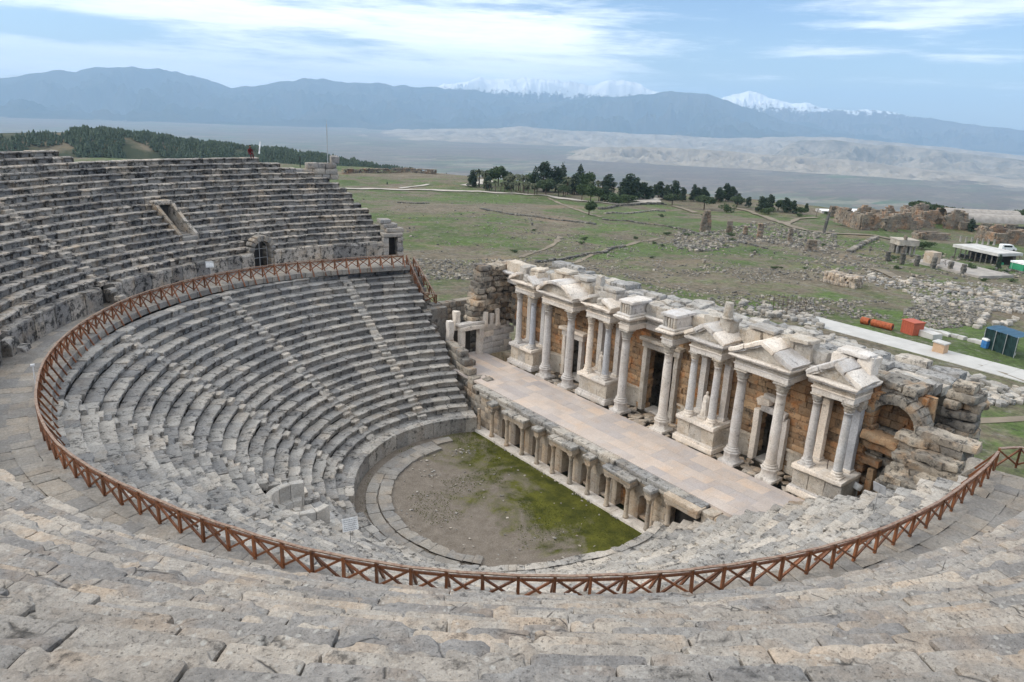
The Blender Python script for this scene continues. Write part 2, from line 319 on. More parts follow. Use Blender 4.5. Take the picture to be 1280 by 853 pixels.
class Arc:
    """rings of stone blocks, displaced together at the end"""
    def __init__(s): s.mb = MB(); s.amp = []; s.lip = []; s.fr = []; s.out = []; s.sd = []
    def block(s, rf, depth, zt, zb, t0, t1, prof=SEATP, tone=None, jit=1., rough=1., rfun=None, smin=.036):
        rm = rf+depth*.3; tm = (t0+t1)/2; dist = cdist(rm, tm, zt); sp = min(max(dist*.0048, smin), .4)
        # cross-section
        P = prof.copy(); P[:, 0] = np.where(prof[:, 0] == 1, depth, np.where(prof[:, 0] == .5, depth*.5, prof[:, 0])); P[0, 1] = zb-zt
        pts = []
        for a, b in zip(P[:-1], P[1:]):
            m = max(1, int(math.ceil(math.hypot(b[0]-a[0], b[1]-a[1])/max(sp, .05 if dist > 12 else sp))))
            m = min(m, 14)
            for i in range(m): pts.append(a+(b-a)*i/m)
        pts.append(P[-1]); P = np.array(pts)
        L = rf*(t1-t0); m = int(min(max(2, math.ceil(L/sp)), 60)); gap = rng.uniform(.004, .016)*(1 if dist > 14 else 2.6)
        e = np.array([0, 0, .03, .09]); a = np.concatenate([e[:3], np.linspace(.09, L-.09, m) if L > .3 else np.array([L/2]), (L-e[:3])[::-1]]); a = np.clip(a, 0, L)
        drop = np.concatenate([[1, .0, 0], np.zeros(max(1, m) if L > .3 else 1), [0, .0, 1]])
        ed = np.minimum(a, L-a); rnd = .022*np.exp(-ed/.025)
        dr = rng.normal(0, .018)*jit; dz = rng.normal(0, .011)*jit; tl = rng.normal(0, .009)*jit; tl2 = rng.normal(0, .012)*jit
        th = t0+(gap+a*(1-2*gap/max(L, .1)))/rf
        A, U = np.meshgrid(np.arange(len(a)), np.arange(len(P)), indexing='ij')
        r = rf+dr+P[U, 0]+rnd[A]*(P[U, 2]); z = zt+dz+P[U, 1]-rnd[A]*(P[U, 1] > -.3)+tl*(a[A]-L/2)+tl2*(P[U, 0]-.1)
        cap = drop[A] > 0
        z = np.where(cap, np.minimum(z-.02, zb+.02), z); r = np.where(cap, rf+dr+np.clip(P[U, 0], .12, depth), r)
        if rfun is not None: r = r+rfun(np.degrees(th))[A]
        V = np.stack([r*np.cos(th[A]), r*np.sin(th[A]), z], -1).reshape(-1, 3); nU = len(P)
        Q = np.array([(i*nU+j, i*nU+j+1, (i+1)*nU+j+1, (i+1)*nU+j) for i in range(len(a)-1) for j in range(nU-1)])
        if tone is None: cl = ss(math.degrees(tm), 205, 240) if rf < 28 else -1; tn = rng.random() if cl < 0 else float(rng.random()*.75*(1-cl)+cl*(.25+.75*rng.random()))
        else: tn = tone
        s.mb.add(V, Q, None, tn)
        k = len(V); s.amp.append(np.full(k, (.012+.006*min(1, max(0, (16-dist)/8)))*rough)); s.lip.append((P[U, 2]*~cap).ravel()*rough)
        s.out.append(np.stack([np.cos(th[A]).ravel(), np.sin(th[A]).ravel()], -1)); s.sd.append(np.full(k, rng.random()*40))
    def ring(s, rf, depth, zt, zb, t0, t1, wmin=.7, wmax=1.8, **k):
        t = t0
        while t < t1-1e-4:
            w = rng.uniform(wmin, wmax)/rf
            if t1-t-w < wmin/rf*.8: w = t1-t
            s.block(rf, depth, zt, zb, t, min(t1, t+w), **k); t += w
    def build(s, name, mat, parent=None, smooth=False):
        if not s.mb.v: return None
        V = np.concatenate(s.mb.v); amp = np.concatenate(s.amp)[:, None]; lip = np.concatenate(s.lip); o = np.concatenate(s.out); sd = np.concatenate(s.sd)
        Pn = V+sd[:, None]
        D = np.stack([fbm(Pn*2.1, 4, 5), fbm(Pn*2.1, 4, 55), fbm(Pn*2.1, 4, 105)], -1)
        W = V+D*amp*np.array([1, 1, .8])
        dm = ss(fbm(V*1.3+sd[:, None]*.3, 4, 77), .12, .6)*lip
        W[:, 0] += o[:, 0]*dm*.11; W[:, 1] += o[:, 1]*dm*.11; W[:, 2] -= dm*.05
        s.mb.v = [W]; s.mb.tone = [np.concatenate(s.mb.tone)]
        return s.mb.build(name, mat, parent, smooth)
# ---- lower tier
low = thing('lower_seating_tier', 'lower tier of curved grey stone seat rows inside the brown wooden railing', 'seating tier', (0, 0, 0))
NL, RF0, DRO, RIS, ZP = 20, 12.35, .765, .49, 1.35
STL = [90, 116.5, 142, 167.5, 192.5, 218, 243.5, 270]
EXC = np.array([-15.55, .55]); EXR = 1.75     # seat of honour
for kx in range(NL):
    a = Arc(); rf = RF0+DRO*kx; zt = ZP+RIS*(kx+1); te = th_end(rf+.3)
    cuts = [te]+[R(x) for x in STL]+[2*math.pi-te]; hw = .44/rf
    for i in range(len(cuts)-1):
        t0 = cuts[i]+(hw if i > 0 else rng.uniform(-.02, .03)); t1 = cuts[i+1]-(hw if i < len(cuts)-2 else rng.uniform(-.02, .03))
        segs = [(t0, t1)]
        if 13.0 < rf < 17.4:      # gap for the seat of honour
            dx = rf-15.5; hv = math.sqrt(max(0, 2.25**2-dx*dx*.9)); te0, te1 = math.pi-.035-hv/rf, math.pi-.035+hv/rf
            segs = [(s0, s1) for s0, s1 in ((t0, min(t1, te0)), (max(t0, te1), t1)) if s1-s0 > .02]
        for s0, s1 in segs:
            near = math.pi*.97 < (s0+s1)/2
            if a is None or (13.0 < rf < 17.4 and abs(s0-te1) < 1e-6):
                if a is not None: a.build('seat_row', M['seat'], low)
                a = Arc()
            a.ring(rf, DRO+.12, zt, zt-RIS-.05, s0, s1, .8, 1.9, jit=1.25 if not near else 1.1, rough=1.25)
            if 13.0 < rf < 17.4 and abs(s1-te0) < 1e-6: a.build('seat_row', M['seat'], low); a = None
        if a is not None and i < len(cuts)-2: a.block(rf+.2, .66, zt-.035, zt-RIS, cuts[i+1]-hw-.01, cuts[i+1]+hw+.01, STEPP, jit=1.3, rough=1.4)
    if a is not None: a.build('seat_row', M['seat'], low)
for sd in STL:
    a = Arc(); t = R(sd)
    for kx in range(NL):
        rf = RF0+DRO*kx; zt = ZP+RIS*(kx+1); hw = .45/rf
        a.block(rf-.2, .5, zt-RIS*.48, zt-RIS-.05, t-hw, t+hw, STEPP, tone=.55+.45*rng.random(), jit=1.6, rough=1.5)
    a.build('stairway', M['seat'], low)
a = Arc()                       # podium wall round the orchestra, with its wide top ledge
te = th_end(11.2)
ORT = [(70, -.12), (106, .12), (144, .05), (162, .15), (195, .35), (212, .6), (232, -.02), (254, -.42), (281, .1)]
podf = lambda deg: np.interp(np.where(np.asarray(deg) < 0, np.asarray(deg)+360, deg), [q[0] for q in ORT], [q[1] for q in ORT])
for t0, t1 in ((te, R(161)), (R(176), 2*math.pi-te)):
    a.ring(11.0, .62, ZP, -.1, t0, t1, .8, 1.7, prof=STEPP, jit=.7, rough=.8, rfun=podf)
a.ring(11.42, 1.2, ZP-.05, ZP-.5, te, 2*math.pi-te, .7, 1.6, prof=STEPP, jit=1.2, rough=.9, rfun=lambda d: podf(d)*.8)
a.ring(11.2, 1.0, ZP-.55, -.2, R(161), R(176), .6, 1.2, prof=STEPP, jit=2.5, rough=1.4)
a.ring(10.6, .7, .35, -.2, R(164), R(173), .5, 1.0, prof=STEPP, jit=3, rough=1.4)
a.build('podium_wall', M['seat'], low)
mb = MB()                       # unseen core added under the rows to stop light in the gaps
def core(mb, prof, t0, t1, n):
    th = np.linspace(t0, t1, n); P = np.array(prof)
    V = np.array([[r*math.cos(t), r*math.sin(t), z] for t in th for r, z in P]); m = len(P)
    mb.add(V, [(i*m+j, i*m+j+1, (i+1)*m+j+1, (i+1)*m+j) for i in range(n-1) for j in range(m-1)])
te = th_end(20)
core(mb, [(11.4, -.3), (11.5, .4), (12.2, .8), (12.6, .75), (27.5, ZP+NL*RIS-.95), (30.9, ZP+NL*RIS-.5)], te, 2*math.pi-te, 120)
mb.build('core_backing', M['soil'], low)
# end walls of the lower tier beside the stage
for sg in (1, -1):
    mb = MB(); C = []; Z = []; S2 = []
    for z in np.arange(.3, 11.6, .55):
        y = 11.0
        while y < 28.5:
            w = rng.uniform(.8, 1.5); zc = .7+(y-11.5)*.64
            if z < min(11.5, zc+.4) and not (sg == -1 and z > zc-.2):
                C.append((4.6+.168*(y+w/2-10.96)+rng.normal(0, .04), sg*(y+w/2), z)); S2.append((.8, w-.02, .54))
            y += w
    blocks(mb, C, S2, rz=-sg*math.atan(.168), bev=.06, amp=.05, fr=1.6); mb.build('end_wall', M['wallstone'], low)
# seat of honour: half-round stone bench in the middle of the lower rows, open to the orchestra
eb = thing('honour_bench', 'half-round high-backed stone bench set into the middle of the lower rows', 'stone bench', (EXC[0], EXC[1], 2.6))
def exarc(r0, r1, z0, z1, a0, a1, n, name, smooth=False):
    mb = MB()
    for i in range(n):
        t0, t1 = a0+(a1-a0)*i/n+.008, a0+(a1-a0)*(i+1)/n-.008; dz = rng.normal(0, .015)
        th = np.linspace(t0, t1, 5); V = []; z1_ = z1+dz
        pr = [(r0, z0), (r0, z1_-.04), (r0+.03, z1_), (r1-.03, z1_), (r1, z1_-.04), (r1, z0)]
        for t in th: V += [(EXC[0]+r*math.cos(t), EXC[1]+r*math.sin(t), z) for r, z in pr]
        m = 6; Q = [(k*m+j, k*m+(j+1) % m, (k+1)*m+(j+1) % m, (k+1)*m+j) for k in range(4) for j in range(m)]
        Q += [(0, 5, 4, 1), (1, 4, 3, 2), (24, 25, 28, 29), (25, 26, 27, 28)]
        mb.add(V, Q, None, rng.random()*.5+.5)
    mb.build(name, M['seat_w'], eb, fn=roughen(.02, 2.2))
M['seat_w'] = stone('pale_worn_seats', (.36, .345, .325), (.46, .44, .41), dark_amt=.4, dark_t=.6, tint=(.44, .36, .28), tint_amt=.4, light_amt=.3)
exarc(1.7, 2.15, 1.8, 4.25, R(62), R(298), 9, 'backrest'); exarc(1.15, 1.72, 1.8, 3.3, R(66), R(294), 9, 'seat'); exarc(.75, 1.18, 1.8, 2.9, R(70), R(290), 8, 'footrest')
mb = MB(); C = [(EXC[0]+x, EXC[1]+y, 2.45) for x in np.arange(-.9, 1.9, .62) for y in np.arange(-1.2, 1.3, .8)]
blocks(mb, C, (.6, .78, .3), bev=.02, amp=.015); mb.build('floor_slab', M['seat_w'], eb)
# ---- walkway
wa = Arc(); te = th_end(28.5)
degs = np.arange(math.degrees(te), 360-math.degrees(te), 1.9)
for lane, (f0, f1) in enumerate(((-.55, .35), (.35, 1.2), (1.2, 2.0), (2.0, 3.3))):
    t = te+rng.uniform(0, .02)
    while t < 2*math.pi-te:
        w = rng.uniform(.7, 1.7)/29; t1 = min(t+w, 2*math.pi-te)
        rr = rail_r(math.degrees((t+t1)/2)); wa.block(rr+f0, f1-f0+.10, ZD+(.012, 0, -.012, -.024)[lane], ZD-.45, t, t1, STEPP, jit=.55, rough=.6, smin=.08); t = t1
structure(wa.build('walkway', M['walk']))
# ---- upper tier
up = thing('upper_seating_tier', 'upper tier of dark weathered stone seat rows rising behind the walkway and filling the foreground', 'seating tier', (0, 0, ZD))
UR0, UD, URS = 31.25, .70, .485
OUT = np.array([[75.5, 0], [76.5, .5], [78.7, 3.2], [80, 6], [82, 10.3], [86, 12.2], [88.5, 13.2], [91, 14.2], [93.5, 15.2], [94, 16], [118, 16], [119, 17], [126, 18], [160, 18], [175, 18.5], [185, 25], [285.5, 25]])
def rmax(deg): return np.interp(deg, OUT[:, 0], OUT[:, 1])
STU = [133, 156.5]
VT = (111.1, 113.9)             # stepped tunnel mouth among the rows
AR = (100.3, 104.2)             # arched doorway
for kx in range(26):
    rf = UR0+UD*kx; zt = 13.75+URS*kx
    dd = np.arange(75.6, 285, .25); ok = dd[rmax(dd) > kx]
    if len(ok) == 0: break
    lo = ok[0]+rng.uniform(-.5, .5); hi = ok[-1]
    if kx > 8: hi = min(hi, 284.5)
    brk = [lo]
    bars = [(s-.45*57.3/rf, s+.45*57.3/rf) for s in STU]
    if 1 <= kx+.0 and 33.2 < rf < 36.8: bars.append(VT)
    if kx < 2: bars.append((AR[0]-.1, AR[1]+.1))
    if kx < 1: bars.append((75, 77.6))
    bars = sorted(bars); cur = lo
    spans = []
    for b0, b1 in bars:
        if b0 > cur: spans.append((cur, b0))
        cur = max(cur, b1)
    spans.append((cur, hi))
    for s0, s1 in spans:
        if s1-s0 < .5: continue
        s = s0; a = Arc()
        if s0 < 190 < s1: spans.append((190, s1)); s1 = 190; 
        nearrow = s0 >= 190; rf, zt, ur = (30.85+UD*kx, 14.08+.458*kx, .458) if nearrow else (UR0+UD*kx, 13.75+URS*kx, URS)
        while s < s1-.01:       # block sizes change with place, near ones are long
            near = s > 195
            w = (rng.uniform(1.0, 2.7) if near else rng.uniform(.7, 1.9))*57.3/rf
            if s1-s-w < .8: w = s1-s
            if cdist(rf, R(s+w/2), zt) > 1.0:
                a.block(rf, UD+.13, zt, zt-ur-.06, R(s), R(min(s1, s+w)), SEATP, jit=1.2, rough=.85 if near else 1.1)
            s += w
        a.build('seat_row', M['seat_up' if nearrow else 'seat_dark'], up)
for sdg in STU:
    a = Arc(); t = R(sdg)
    for kx in range(-2, 18):
        rf = UR0+UD*kx; zt = 13.75+URS*kx; hw = .45/rf
        if kx >= 0: a.block(rf+.06, .75, zt-.01, zt-URS, t-hw, t+hw, STEPP, jit=1.6, rough=1.4)
        a.block(rf-.32, .5, zt-URS*.5, zt-URS-.05, t-hw, t+hw, STEPP, jit=1.8, rough=1.5)
    a.build('stairway', M['seat_dark'], up)
WALLP = np.array([(.07, -9., .1), (.07, -.28, .3), (.0, -.24, 1), (.0, -.05, 1), (.03, 0, 1), (.5, .004, .3), (1, 0, 0)])
spans = [(77.7, 100.2), (104.3, 131.6), (134.4, 155.2), (157.8, 196), (196, 284.2)]
for s0, s1 in spans:
    s = s0; a = Arc()                                               # orthostat wall behind the walkway
    while s < s1-.01:
        w = rng.uniform(1.0, 1.9)*57.3/30.6
        if s1-s-w < 1.0: w = s1-s
        nr = s > 196; zt = 13.28 if not nr else 13.6
        if s0 < 80: zt = 13.32
        rr = 30.65 if not nr else 30.5
        if s > 262: rr = 31.0-0.0*(s-262)
        a.block(rr, 1.1, zt+rng.normal(0, .02), ZD-.1, R(s), R(min(s1, s+w)), WALLP, jit=1.0, rough=1.3); s += w
    a.build('retaining_wall', M['seat_up' if s0 > 190 else 'seat_dark'], up)
mb = MB(); core(mb, [(31.3, ZD-.6), (31.6, 12.6), (49.2, 12.6+17.6*.68-.3)], R(176), R(284), 80)
core(mb, [(31.6, 11), (31.7, 12.6), (43, 12.6+11.4*.69), (43.3, 5)], R(115), R(177), 50)
core(mb, [(36.6, 11), (36.7, 12.6+5*.69-.1), (43, 12.6+11.4*.69), (43.3, 5)], R(94), R(115.5), 16); core(mb, [(31.6, 11), (31.7, 12.5), (36.7, 12.5+5*.69)], R(105), R(111.4), 6)
core(mb, [(32.6, 11), (32.7, 14.0), (36.8, 12.6+5*.69-.1)], R(94), R(105), 10)
core(mb, [(31.6, 11), (31.7, 12.5), (36.5, 12.5+4.8*.69)], R(82), R(99), 12); core(mb, [(36.5, 15.8), (40.4, 18.4), (40.6, 5)], R(86.5), R(94), 6)
mb.build('core_backing', M['soil'], up)  # added cones, blocking light beneath the upper rows
def polar(r, deg, z): return np.array([r*math.cos(R(deg)), r*math.sin(R(deg)), z])
# arched doorway with its iron gate
ta = (AR[0]+AR[1])/2; er = np.array([math.cos(R(ta)), math.sin(R(ta)), 0]); et = np.array([-er[1], er[0], 0])
ad = thing('arched_doorway', 'arched stone doorway with a barred metal gate in the wall behind the far walkway', 'doorway', tuple(polar(31.3, ta, ZD)))
mb = MB(); hwid = .85
for i in range(9):
    t = math.pi*(i+.5)/9; c = polar(31.25, ta, ZD+1.75)+et*math.cos(t)*1.12+np.array([0, 0, math.sin(t)*1.12])
    M3 = np.stack([er, et*math.cos(t)+np.array([0, 0, math.sin(t)]), np.cross(er, et*math.cos(t)+np.array([0, 0, math.sin(t)]))], 1)
    tmp = MB(); blocks(tmp, [(0, 0, 0)], (.9, .52, .36), bev=.04, amp=.03); V = tmp.v[0]@M3.T+c; mb.add(V, tmp.q[0], None, tmp.tone[0])
mb.build('arch', M['wallstone'], ad)
mb = MB()
for s in (-1, 1):
    for kz in range(4):
        blocks(mb, [polar(31.35+.1*rng.random(), ta, ZD+.22+.45*kz)+et*s*(hwid+.3)], (1.0, .55, .44), rz=R(ta), bev=.05, amp=.04)
        blocks(mb, [polar(32.2, ta, ZD+.22+.45*kz)+et*s*(hwid+.35)], (1.2, .6, .44), rz=R(ta), bev=.05, amp=.04)
mb.build('jamb', M['wallstone'], ad)
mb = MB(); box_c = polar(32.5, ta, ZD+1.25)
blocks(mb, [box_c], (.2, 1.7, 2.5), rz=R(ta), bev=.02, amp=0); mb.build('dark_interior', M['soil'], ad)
mb = MB(); gp = lambda s, z: polar(31.5, ta, ZD+z)+et*s
for s in (-.8, 0, .8): tube(mb, gp(s, .02), gp(s, 1.8 if abs(s) > .1 else 2.55), .035, square=True)
for z in (.05, .95, 1.8): tube(mb, gp(-.8, z), gp(.8, z), .03, square=True)
for i in range(12): tube(mb, gp(.8*math.cos(math.pi*i/12), 1.8+.78*math.sin(math.pi*i/12)), gp(.8*math.cos(math.pi*(i+1)/12), 1.8+.78*math.sin(math.pi*(i+1)/12)), .03)
g0 = mb.build('gate_frame', M['galv'], ad)
mb = MB()
for s in np.arange(-.7, .75, .1): tube(mb, gp(s, .05), gp(s, 1.8+math.sqrt(max(0, .78**2-s*s))), .012, n=5)
o = mb.build('bar_panel', M['iron'], ad)
# plain doorway at the far end
tb = 76.7; er2 = np.array([math.cos(R(tb)), math.sin(R(tb)), 0]); et2 = np.array([-er2[1], er2[0], 0])
pdw = thing('square_doorway', 'narrow square dark doorway at the broken far end of the upper rows', 'doorway', tuple(polar(31.2, tb, ZD)))
mb = MB()
for s in (-1, 1):
    for kz in range(4): blocks(mb, [polar(31.3, tb, ZD+.27+.5*kz)+et2*s*(.75+rng.random()*.05)], (1.4, .6, .5), rz=R(tb), bev=.05, amp=.05)
mb.build('jamb', M['seat_up'], pdw)
mb = MB(); blocks(mb, [polar(31.3, tb, ZD+2.28)], (1.3, 2.1, .4), rz=R(tb), bev=.05, amp=.05)
for kz in range(3): blocks(mb, [polar(31.6+.3*kz, tb-.6+.8*kz, ZD+2.7+.45*kz)], (1.0, 1.9-.35*kz, .42), rz=R(tb+6), bev=.05, amp=.06)
mb.build('lintel', M['seat_up'], pdw)
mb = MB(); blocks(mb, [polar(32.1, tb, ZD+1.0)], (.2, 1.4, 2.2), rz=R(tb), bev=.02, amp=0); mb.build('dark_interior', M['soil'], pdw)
# tunnel mouth in the rows
tv = (VT[0]+VT[1])/2; er3 = np.array([math.cos(R(tv)), math.sin(R(tv)), 0]); et3 = np.array([-er3[1], er3[0], 0])
vm = thing('tunnel_mouth', 'dark stepped tunnel opening cut between sloping side walls in the far upper rows', 'tunnel', tuple(polar(33, tv, 14.4)))
hw3 = .62
M['walltan'] = stone('tan_tunnel_wall', (.17, .145, .118), (.26, .222, .18), dark_amt=.85, dark_t=.54, tint=(.38, .26, .15), tint_amt=.5)
for s, nm in ((-1, 'side_wall'), (1, 'side_wall')):
    mb = MB()
    P0 = [(33.35, 14.3), (36.9, 14.3), (36.9, 17.75), (36.3, 17.6), (34.7, 16.2), (33.4, 15.25)]
    V = []
    for w in (0, 1):
        for r, z in P0: V.append(polar(r, tv, z)+et3*s*(hw3+.02+w*.3))
    n6 = 6; Q = [(i, (i+1) % 6, 6+(i+1) % 6, 6+i) for i in range(6)]
    mb.add(V, Q+[(0, 3, 2, 1), (0, 5, 4, 3), (6, 7, 8, 9), (6, 9, 10, 11)], None, .8)
    mb.build(nm, M['walltan'] if s > 0 else M['seat_dark'], vm, fn=roughen(.05, 1.5))
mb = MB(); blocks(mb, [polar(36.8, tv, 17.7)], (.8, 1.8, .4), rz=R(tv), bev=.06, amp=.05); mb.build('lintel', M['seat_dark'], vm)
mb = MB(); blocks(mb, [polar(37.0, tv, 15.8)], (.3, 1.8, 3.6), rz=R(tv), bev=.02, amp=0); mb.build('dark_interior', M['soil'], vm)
mb = MB()
for i in range(5): blocks(mb, [polar(33.6+.65*i, tv, 14.85+.1*i)], (.8, 1.5, .4), rz=R(tv), bev=.03, amp=.03)
mb.build('step', M['walk'], vm)
# broken parapet at the top of the far end
pw = thing('parapet_ruin', 'short broken wall of big dark blocks at the top of the far upper rows', 'ruined wall', tuple(polar(40.5, 88, 19.6)))
mb = MB(); C = []; SZ = []; RZ = []
for kz in range(3):
    dg = 81.6+kz*.1
    while dg < 90.5-kz*1.2:
        w = rng.uniform(.8, 1.5)
        if not (kz == 2 and (dg > 85.5)) or rng.random() < .2: C.append(polar(40.9, dg+w*.7, 19.0+.62*kz)); SZ.append((.9, w-.02, .6)); RZ.append(R(dg+w*.7))
        dg += w*57.3/40.9
C.append(polar(40.9, 82.0, 20.9)); SZ.append((.9, .9, .75)); RZ.append(R(82))
blocks(mb, C, SZ, rz=np.array(RZ), bev=.08, amp=.06); mb.build('masonry', M['seat_up'], pw)
# ------------------------------------------------------------------ wooden railing
def rail_pt(deg, z=0, off=0): return polar(rail_r(deg)+off, deg, ZD+z)
rl = thing('wooden_railing', 'long curved brown wooden railing with crossed braces along the walkway', 'railing', tuple(rail_pt(180)))
dg = [77.0]
while dg[-1] < 283.6: dg.append(dg[-1]+1.16*57.3/rail_r(dg[-1]))
dg = np.array(dg); dg = 77+(dg-77)*(284.3-77)/(dg[-1]-77)
for i, t in enumerate(dg):
    mb = MB(); p = rail_pt(t); blocks(mb, [p+np.array([0, 0, .44])], (.10, .10, 1.06), rz=R(t)+rng.normal(0, .06), rx=rng.normal(0, .02), ry=rng.normal(0, .02), bev=.006, amp=0, n=1); mb.build('post', M['wood'], rl)
    if i % 1 == 0:
        mb = MB(); tube(mb, rail_pt(t, .9, -.04), rail_pt(t, -.42 if 84 < t < 190 else -.12, -.72), .058, square=True, tone=rng.random()); mb.build('prop', M['wood'], rl)
    if i < len(dg)-1:
        t1 = dg[i+1]; mb = MB()
        tube(mb, rail_pt(t, .9+rng.normal(0, .015), .02), rail_pt(t1, .08+rng.normal(0, .02), .02), .05, square=True, tone=rng.random()); tube(mb, rail_pt(t, .08+rng.normal(0, .02), -.03), rail_pt(t1, .9+rng.normal(0, .015), -.03), .05, square=True, tone=rng.random())
        mb.build('cross_brace', M['wood'], rl)
def sweep(mb, pts, hw, h):
    pts = np.array(pts); n = len(pts); d = np.gradient(pts, axis=0); d[:, 2] = 0; d /= np.linalg.norm(d, axis=1)[:, None]; s = np.stack([d[:, 1], -d[:, 0], 0*d[:, 0]], -1)
    V = np.concatenate([pts+s*hw, pts-s*hw, pts-s*hw-[0, 0, h], pts+s*hw-[0, 0, h]]); Q = [(a*n+i, a*n+i+1, ((a+1) % 4)*n+i+1, ((a+1) % 4)*n+i) for a in range(4) for i in range(n-1)]
    mb.add(V, Q+[(0, n, 2*n, 3*n), (n-1, 4*n-1, 3*n-1, 2*n-1)])
mb = MB(); tt = np.linspace(77, 284.3, 260); sweep(mb, [rail_pt(t, 1.03+.012*math.sin(t*1.7)) for t in tt], .055, .045); mb.build('top_rail', M['railtop'], rl)
mb = MB(); sweep(mb, [rail_pt(t, .90) for t in tt], .03, .09); mb.build('under_rail', M['wood'], rl)
def straight_rail(name, label, pts, group=None):
    t = thing(name, label, 'railing', tuple(pts[0]))
    for a, b in zip(pts[:-1], pts[1:]):
        a, b = np.array(a), np.array(b); n = max(1, round(np.linalg.norm(b-a)/1.1))
        for i in range(n+1):
            if i < n or b is pts[-1] or True:
                p = a+(b-a)*i/n; mb = MB(); blocks(mb, [p+np.array([0, 0, .45])], (.1, .1, 1.06), rz=.3, bev=.006, amp=0, n=1); mb.build('post', M['wood'], t)
            if i < n:
                q = a+(b-a)*(i+1)/n; z = np.array([0, 0, 1.]); mb = MB(); tube(mb, p+.9*z, q+.08*z, .05, square=True); tube(mb, p+.08*z, q+.9*z, .05, square=True); mb.build('cross_brace', M['wood'], t)
        mb = MB(); sweep(mb, [a+[0, 0, 1.03], b+[0, 0, 1.03]], .08, .06); mb.build('top_rail', M['railtop'], t)
e0 = rail_pt(76.2)
straight_rail('stair_railing', 'short brown wooden railing going down the far end of the seats to a small landing', [e0, np.array([7.0, 23.6, 8.2]), np.array([8.3, 23.3, 7.9])])
straight_rail('stair_railing', 'brown wooden railing on the outer side of the small landing at the far seat end', [np.array([7.6, 26.6, 11.2]), np.array([8.3, 23.6, 7.95])])
e1 = rail_pt(285.2)
straight_rail('end_railing', 'short straight brown railing closing the walkway at the right edge', [e1, e1+np.array([1.2, -.5, -.05]), e1+np.array([1.6, -3.6, 0])])
# far landing of stone steps under the stair railing
ld = thing('stone_landing', 'small rough stone stair and landing beside the far end of the seats', 'steps', (7.3, 24.5, 7))
mb = MB(); C = []; SZ = []
for i in range(8): C.append((7.2+.02*i, 26.6-.38*i, 10.9-.47*i-3)); SZ.append((1.7, .45, 6.6))
C.append((7.8, 22.9, 5.8)); SZ.append((2.2, 1.6, 4.0)); blocks(mb, C, SZ, bev=.05, amp=.04, n=4); mb.build('step', M['wallstone'], ld)
# ------------------------------------------------------------------ orchestra
k = NT('orchestra_moss_and_earth'); n1 = k.noise(.22, 6, .62, dist=.8); n2 = k.noise(1.6, 8, .7); n3 = k.noise(14, 8, .7)
sx = k.n('ShaderNodeSeparateXYZ'); k.l(k.pos, sx.inputs[0])
grad = k.math('ADD', k.math('MULTIPLY', sx.outputs[0], .055), k.math('MULTIPLY', sx.outputs[1], -.012))
mossf = k.math('ADD', k.math('ADD', k.math('MULTIPLY', n1, 1.25), k.math('MULTIPLY', n2, .55)), grad)
soil = k.mix(k.ramp(n2, [(.3, 0), (.7, 1)]), (.15, .125, .10), (.25, .215, .18))
moss = k.mix(k.ramp(k.noise(.9, 6, .65, off=(4, 9, 2)), [(.35, 0), (.7, 1)]), (.042, .047, .008), (.125, .125, .018))
c = k.mix(k.ramp(mossf, [(.93, 0), (1.10, 1)]) if False else k.ramp(k.math('MULTIPLY', mossf, .55), [(.405, 0), (.535, 1)]), soil, moss)
c = k.mix(1, c, k.ramp(n3, [(.3, .55), (.75, 1.45)]), 'MULTIPLY'); k.color(c); k.bump(n3, .9, .05); k.b.inputs['Roughness'].default_value = 1
mb = MB(); nr, na = 40, 160
rr, aa = np.meshgrid(np.linspace(.01, 11.4, nr), np.linspace(0, 2*math.pi, na, endpoint=False), indexing='ij')
X, Y = np.minimum(rr*np.cos(aa), 5.3), rr*np.sin(aa)
Z = .03*fbm(np.stack([X.ravel(), Y.ravel(), 0*X.ravel()], -1)*.5, 3).reshape(X.shape)-.02
mb.add(np.stack([X, Y, Z], -1), [(i*na+j, i*na+(j+1) % na, (i+1)*na+(j+1) % na, (i+1)*na+j) for i in range(nr-1) for j in range(na)])
structure(mb.build('orchestra_floor', k.m, None, True))
a = Arc()
a.ring(9.5, .85, .09, -.2, R(82), R(214), .8, 1.6, prof=STEPP, jit=.8, rough=.8); a.ring(8.55, .93, .16, -.2, R(92), R(222), .5, 1.3, prof=STEPP, jit=1.2, rough=1.2)
ogc = a.build('paved_ring', M['walk']); structure(ogc)
mb = MB(); n = 130; a_ = rng.uniform(0, 6.28, n); r__ = 9*np.sqrt(rng.random(n)); C = np.stack([np.minimum(r__*np.cos(a_), 4.0), r__*np.sin(a_), np.full(n, .02)], -1)
C = np.concatenate([C, np.stack([rng.normal(.8, .5, 26), rng.normal(7.4, .45, 26), np.full(26, .03)], -1), np.stack([rng.normal(-3.4, .35, 16), rng.normal(5.4, .3, 16), np.full(16, .03)], -1)])
blocks(mb, C, rng.uniform(.04, .2, (len(C), 3))*[1, 1, .6], rz=rng.uniform(0, 3, len(C)), bev=.05, amp=.03, n=2); stuff(mb.build('gravel', M['rubblewhite']))
gb = MB(); n = 22000; a_ = rng.uniform(0, 6.28, n); r__ = 10.8*np.sqrt(rng.random(n)); X = r__*np.cos(a_); Y = r__*np.sin(a_); keep = X < 4.0; X, Y = X[keep], Y[keep]
f = fbm(np.stack([X, Y, 0*X], -1)*.35, 4, 3)+X*.07-Y*.01+.25*(np.hypot(X, Y) > 9.9); kp = f > .12; X, Y = X[kp], Y[kp]; n = len(X)
h = rng.uniform(.02, .07, n); w = rng.uniform(.02, .05, n); an = rng.uniform(0, 3.14, n); dx, dy = np.cos(an)*w, np.sin(an)*w
